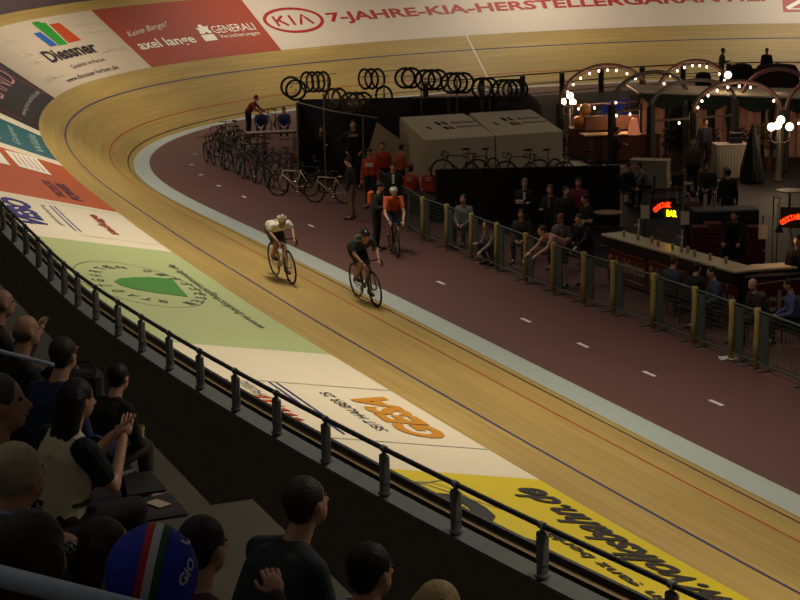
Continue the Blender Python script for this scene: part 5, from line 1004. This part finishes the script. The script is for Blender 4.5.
# others
def sp(label, seatlab, h, fl, k, J, off, **kw):
    p = spect(label, h, fl, k, J, off, **kw)
    if seatlab: seat_for(h, fl, k, J, off, seatlab)
    return p
sp('man with dark brown hair and a plum shirt beside the blue cap, fist raised', 'black seat under the man in the plum shirt', (-.75, 6.223, 5.92), 4.7, 1.02, pose('sit', 14, 'lap', 'up', (-4, 0)), .55, top=(64, 44, 52), haircol=(24, 18, 15), skin='light', curl=1.2)
sp('man with cropped dark hair hunched forward in a charcoal jacket', 'black seat under the hunched man in the charcoal jacket', (-.467, 8.114, 5.392), 4.1, 1.17, pose('sit', 26, 'lap', 'lap', (0, -14)), .35, top=(48, 54, 62), bottom=(36, 36, 40), haircol=(58, 50, 42))
sp('man with black hair, white shirt collar and black suit', 'black seat under the man in the black suit', (-.141, 7.184, 5.445), 4.1, 1.12, pose('sit', 14, 'lap', 'lap', (-8, 0)), .5, top=(16, 16, 18), haircol=(14, 12, 12), extras=(('collar', collar, mat('collar_white', (196, 206, 226), .8)),))
sp('blond haired person at the bottom edge', 'black seat under the blond haired person', (.143, 6.699, 5.472), 4.1, 1.12, pose('sit', 10, 'lap', 'lap', (0, 0)), .7, top=(40, 36, 34), hair='long', haircol=(206, 176, 120))
sp('elderly man with thin grey hair and a pale blue collar at the left', 'black seat under the elderly grey haired man', (-1.281, 5.564, 6.371), 5.25, .97, pose('sit', 8, 'lap', 'lap', (-8, -6)), .6, top=(34, 36, 50), hair='fringe', haircol=(186, 174, 146), extras=(('collar', collar, mat('collar_pale_blue', (150, 164, 190), .8)),))
sp('person with thick dark brown hair behind the grey handrail', 'black seat under the person with thick dark brown hair', (-.991, 4.423, 6.537), 5.25, 1.09, pose('sit', 8, 'lap', 'lap', (0, 0)), .9, top=(34, 26, 22), hair='long', haircol=(46, 34, 26))
sp('woman in a cream ribbed vest over black sleeves, clapping', 'black seat under the clapping woman', (-1.955, 10.182, 5.49), 4.1, 1.1, pose('sit', 14, 'clap', 'clap', (0, 4)), .35, top=(214, 204, 176), bottom=(30, 28, 30), sleeve='none', hair='long', haircol=(20, 15, 13), skin='light', curl=.15, topname=None,
   extras=(('black_sleeve', lambda e, J, hp: e.cone2(J['shR'], J['shR']+(J['elR']-J['shR'])*.62, .080, .068, 14), mat('sleeve_black', (16, 15, 17), .85)), ('black_sleeve', lambda e, J, hp: e.cone2(J['shL'], J['shL']+(J['elL']-J['shL'])*.62, .080, .068, 14), mat('sleeve_black', (16, 15, 17), .85)), ('belt', lambda e, J, hp: e.tube([J['waist']+Vector((.185*math.cos(a_), .138*math.sin(a_), -.03)) for a_ in np.linspace(0, 2*PI, 24, endpoint=False)], .014, 6, True), mat('belt_black', (14, 14, 15), .6))))
sp('person in a dark blue jacket next to the clapping woman', 'black seat under the person in the dark blue jacket', (-2.282, 11.467, 5.279), 4.1, 1.07, pose('sit', 16, 'lap', 'lap', (10, 0)), .5, top=(34, 46, 84), bottom=(36, 44, 66), haircol=(44, 34, 28))
sp('man in profile with a checked shirt at the left edge', 'black seat under the man in the checked shirt', (-1.521, 6.412, 6.409), 5.25, .98, pose('sit', 6, 'lap', 'lap', (-20, -4)), .1, top=(150, 152, 158), haircol=(84, 78, 70), skin='light', topname='checked')
sp('man with receding cropped hair and black clothes near the wall', 'black seat under the man with receding cropped hair', (-2.693, 12.244, 5.274), 4.1, 1.05, pose('sit', 12, 'clap', 'clap', (0, -4)), .2, top=(22, 22, 24), hair='balding', haircol=(92, 76, 60), curl=.2)
sp('spectator at the left edge below the railing, farthest of the balcony', 'black seat under the farthest spectator', (-3.157, 13.534, 5.275), 4.1, .99, pose('sit', 12, 'clap', 'clap', (0, 0)), .1, top=(34, 30, 30), hair='balding', haircol=(100, 84, 66), curl=.2)
sp('person with brown hair partly hidden behind the blue cap', 'black seat under the person hidden behind the blue cap', (-1.131, 6.306, 5.877), 4.7, .99, pose('sit', 12, 'lap', 'lap', (0, 0)), 0, top=(40, 30, 24), haircol=(52, 36, 26), hair='long')
sp('person in black with a camera bag by the wall, beyond the clapping woman', 'black seat under the person with the camera bag', (-1.989, 11.892, 4.976), 4.1, .86, pose('sit', 26, 'lap', 'lap', (0, 0)), .6, top=(16, 16, 18), bottom=(58, 48, 40), haircol=(20, 18, 18))
m = MB(); m.bbox((0, 0, .17), (.30, .22, .34), .04); m.tube([(-.12, 0, .3), (-.06, 0, .42), (.06, 0, .42), (.12, 0, .3)], .012, 6); o = m.build('camera_bag', mat('bag_black', (18, 18, 20), .7)); o.location = bl(3.82, -10.2, 4.102); tag(o, 'black camera bag on the balcony floor at the edge', 'bag')
# checked shirt pattern
cm = MATS.get('checked')
if cm:
    nt = cm.node_tree; b_ = nt.nodes['Principled BSDF']; tc = nt.nodes.new('ShaderNodeTexCoord'); ck = nt.nodes.new('ShaderNodeTexChecker'); ck.inputs['Scale'].default_value = 42; ck.inputs['Color1'].default_value = srgb((176, 178, 184))+(1,); ck.inputs['Color2'].default_value = srgb((44, 46, 60))+(1,)
    nt.links.new(tc.outputs['Object'], ck.inputs[0]); nt.links.new(ck.outputs[0], b_.inputs['Base Color'])
# empty seats seen between the people
for i, (u_, t_, z, lab, fo) in enumerate(((4.15, -13.85, 4.0, 'empty black seat with a white leaflet near the balcony edge', False), (4.15, -13.3, 4.0, 'empty black seat beyond the one with the leaflet', False), (4.55, -13.6, 4.1, 'folded black seat behind the leaflet seat, right one', True), (4.6, -12.9, 4.1, 'folded black seat under the clapping woman row, middle one', True), (5.4, -15.9, 4.7, 'folded black seat beside the elderly man', True), (4.5, -16.0, 4.1, 'folded black seat left of the suited man', True))): seat(u_, t_, z, lab, None, fo)
m = MB(); m.bbox((0, 0, 0), (.10, .15, .006), .001); o = m.build('leaflet', mat('leaflet_paper', (190, 170, 150), .8)); o.location = bl(4.13, -13.85, 4.43); o.rotation_euler = (0, 0, .8); tag(o, 'small printed leaflet lying on an empty black seat', 'leaflet')
m = MB(); m.lathe([(0, 0), (.032, 0), (.045, .13), (.041, .13), (.03, .01), (0, .01)], n=14); o = m.build('plastic_cup', mat('cup_yellow', (176, 160, 90), .5)); o.location = bl(3.64, -11.35, 4.1); tag(o, 'pale yellow plastic cup at the balcony edge by the wall', 'cup')
# handrails
M_hr = mat('galvanised_handrail', (196, 214, 240), .45, 0)
p0 = Vector((-1.067, 3.784, 6.750)); p1 = Vector((-0.404, 3.746, 6.576)); r = empty('handrail_bar', (p0.x, p0.y, 6.4), 0, 'pale galvanised handrail crossing the bottom left corner', 'handrail'); o3 = Vector((p0.x, p0.y, 6.4)); p0 = p0-o3; p1 = p1-o3
m = MB(); m.tube([p0, p1], .026, 14); m.build('rail', M_hr, r, smooth=True)
for q in (p0, p1): m = MB(); m.cyl(q, Vector((q.x, q.y, -.9)), .02, 10); m.build('post', M_hr, r, smooth=True)
p0 = Vector((-2.735, 10.508, 5.667)); p1 = Vector((-2.080, 10.086, 5.610)); r = empty('handrail_bar', (p0.x, p0.y, 4.1), 0, 'thin grey handrail before the man with receding cropped hair', 'handrail'); o3 = Vector((p0.x, p0.y, 4.1)); p0 = p0-o3; p1 = p1-o3
m = MB(); m.tube([p0, p1], .013, 10); m.build('rail', M_hr, r, smooth=True)
for q in (p0, p0*.75+p1*.25): m = MB(); m.cyl(q, Vector((q.x, q.y, 0)), .013, 8); m.build('post', M_hr, r, smooth=True)
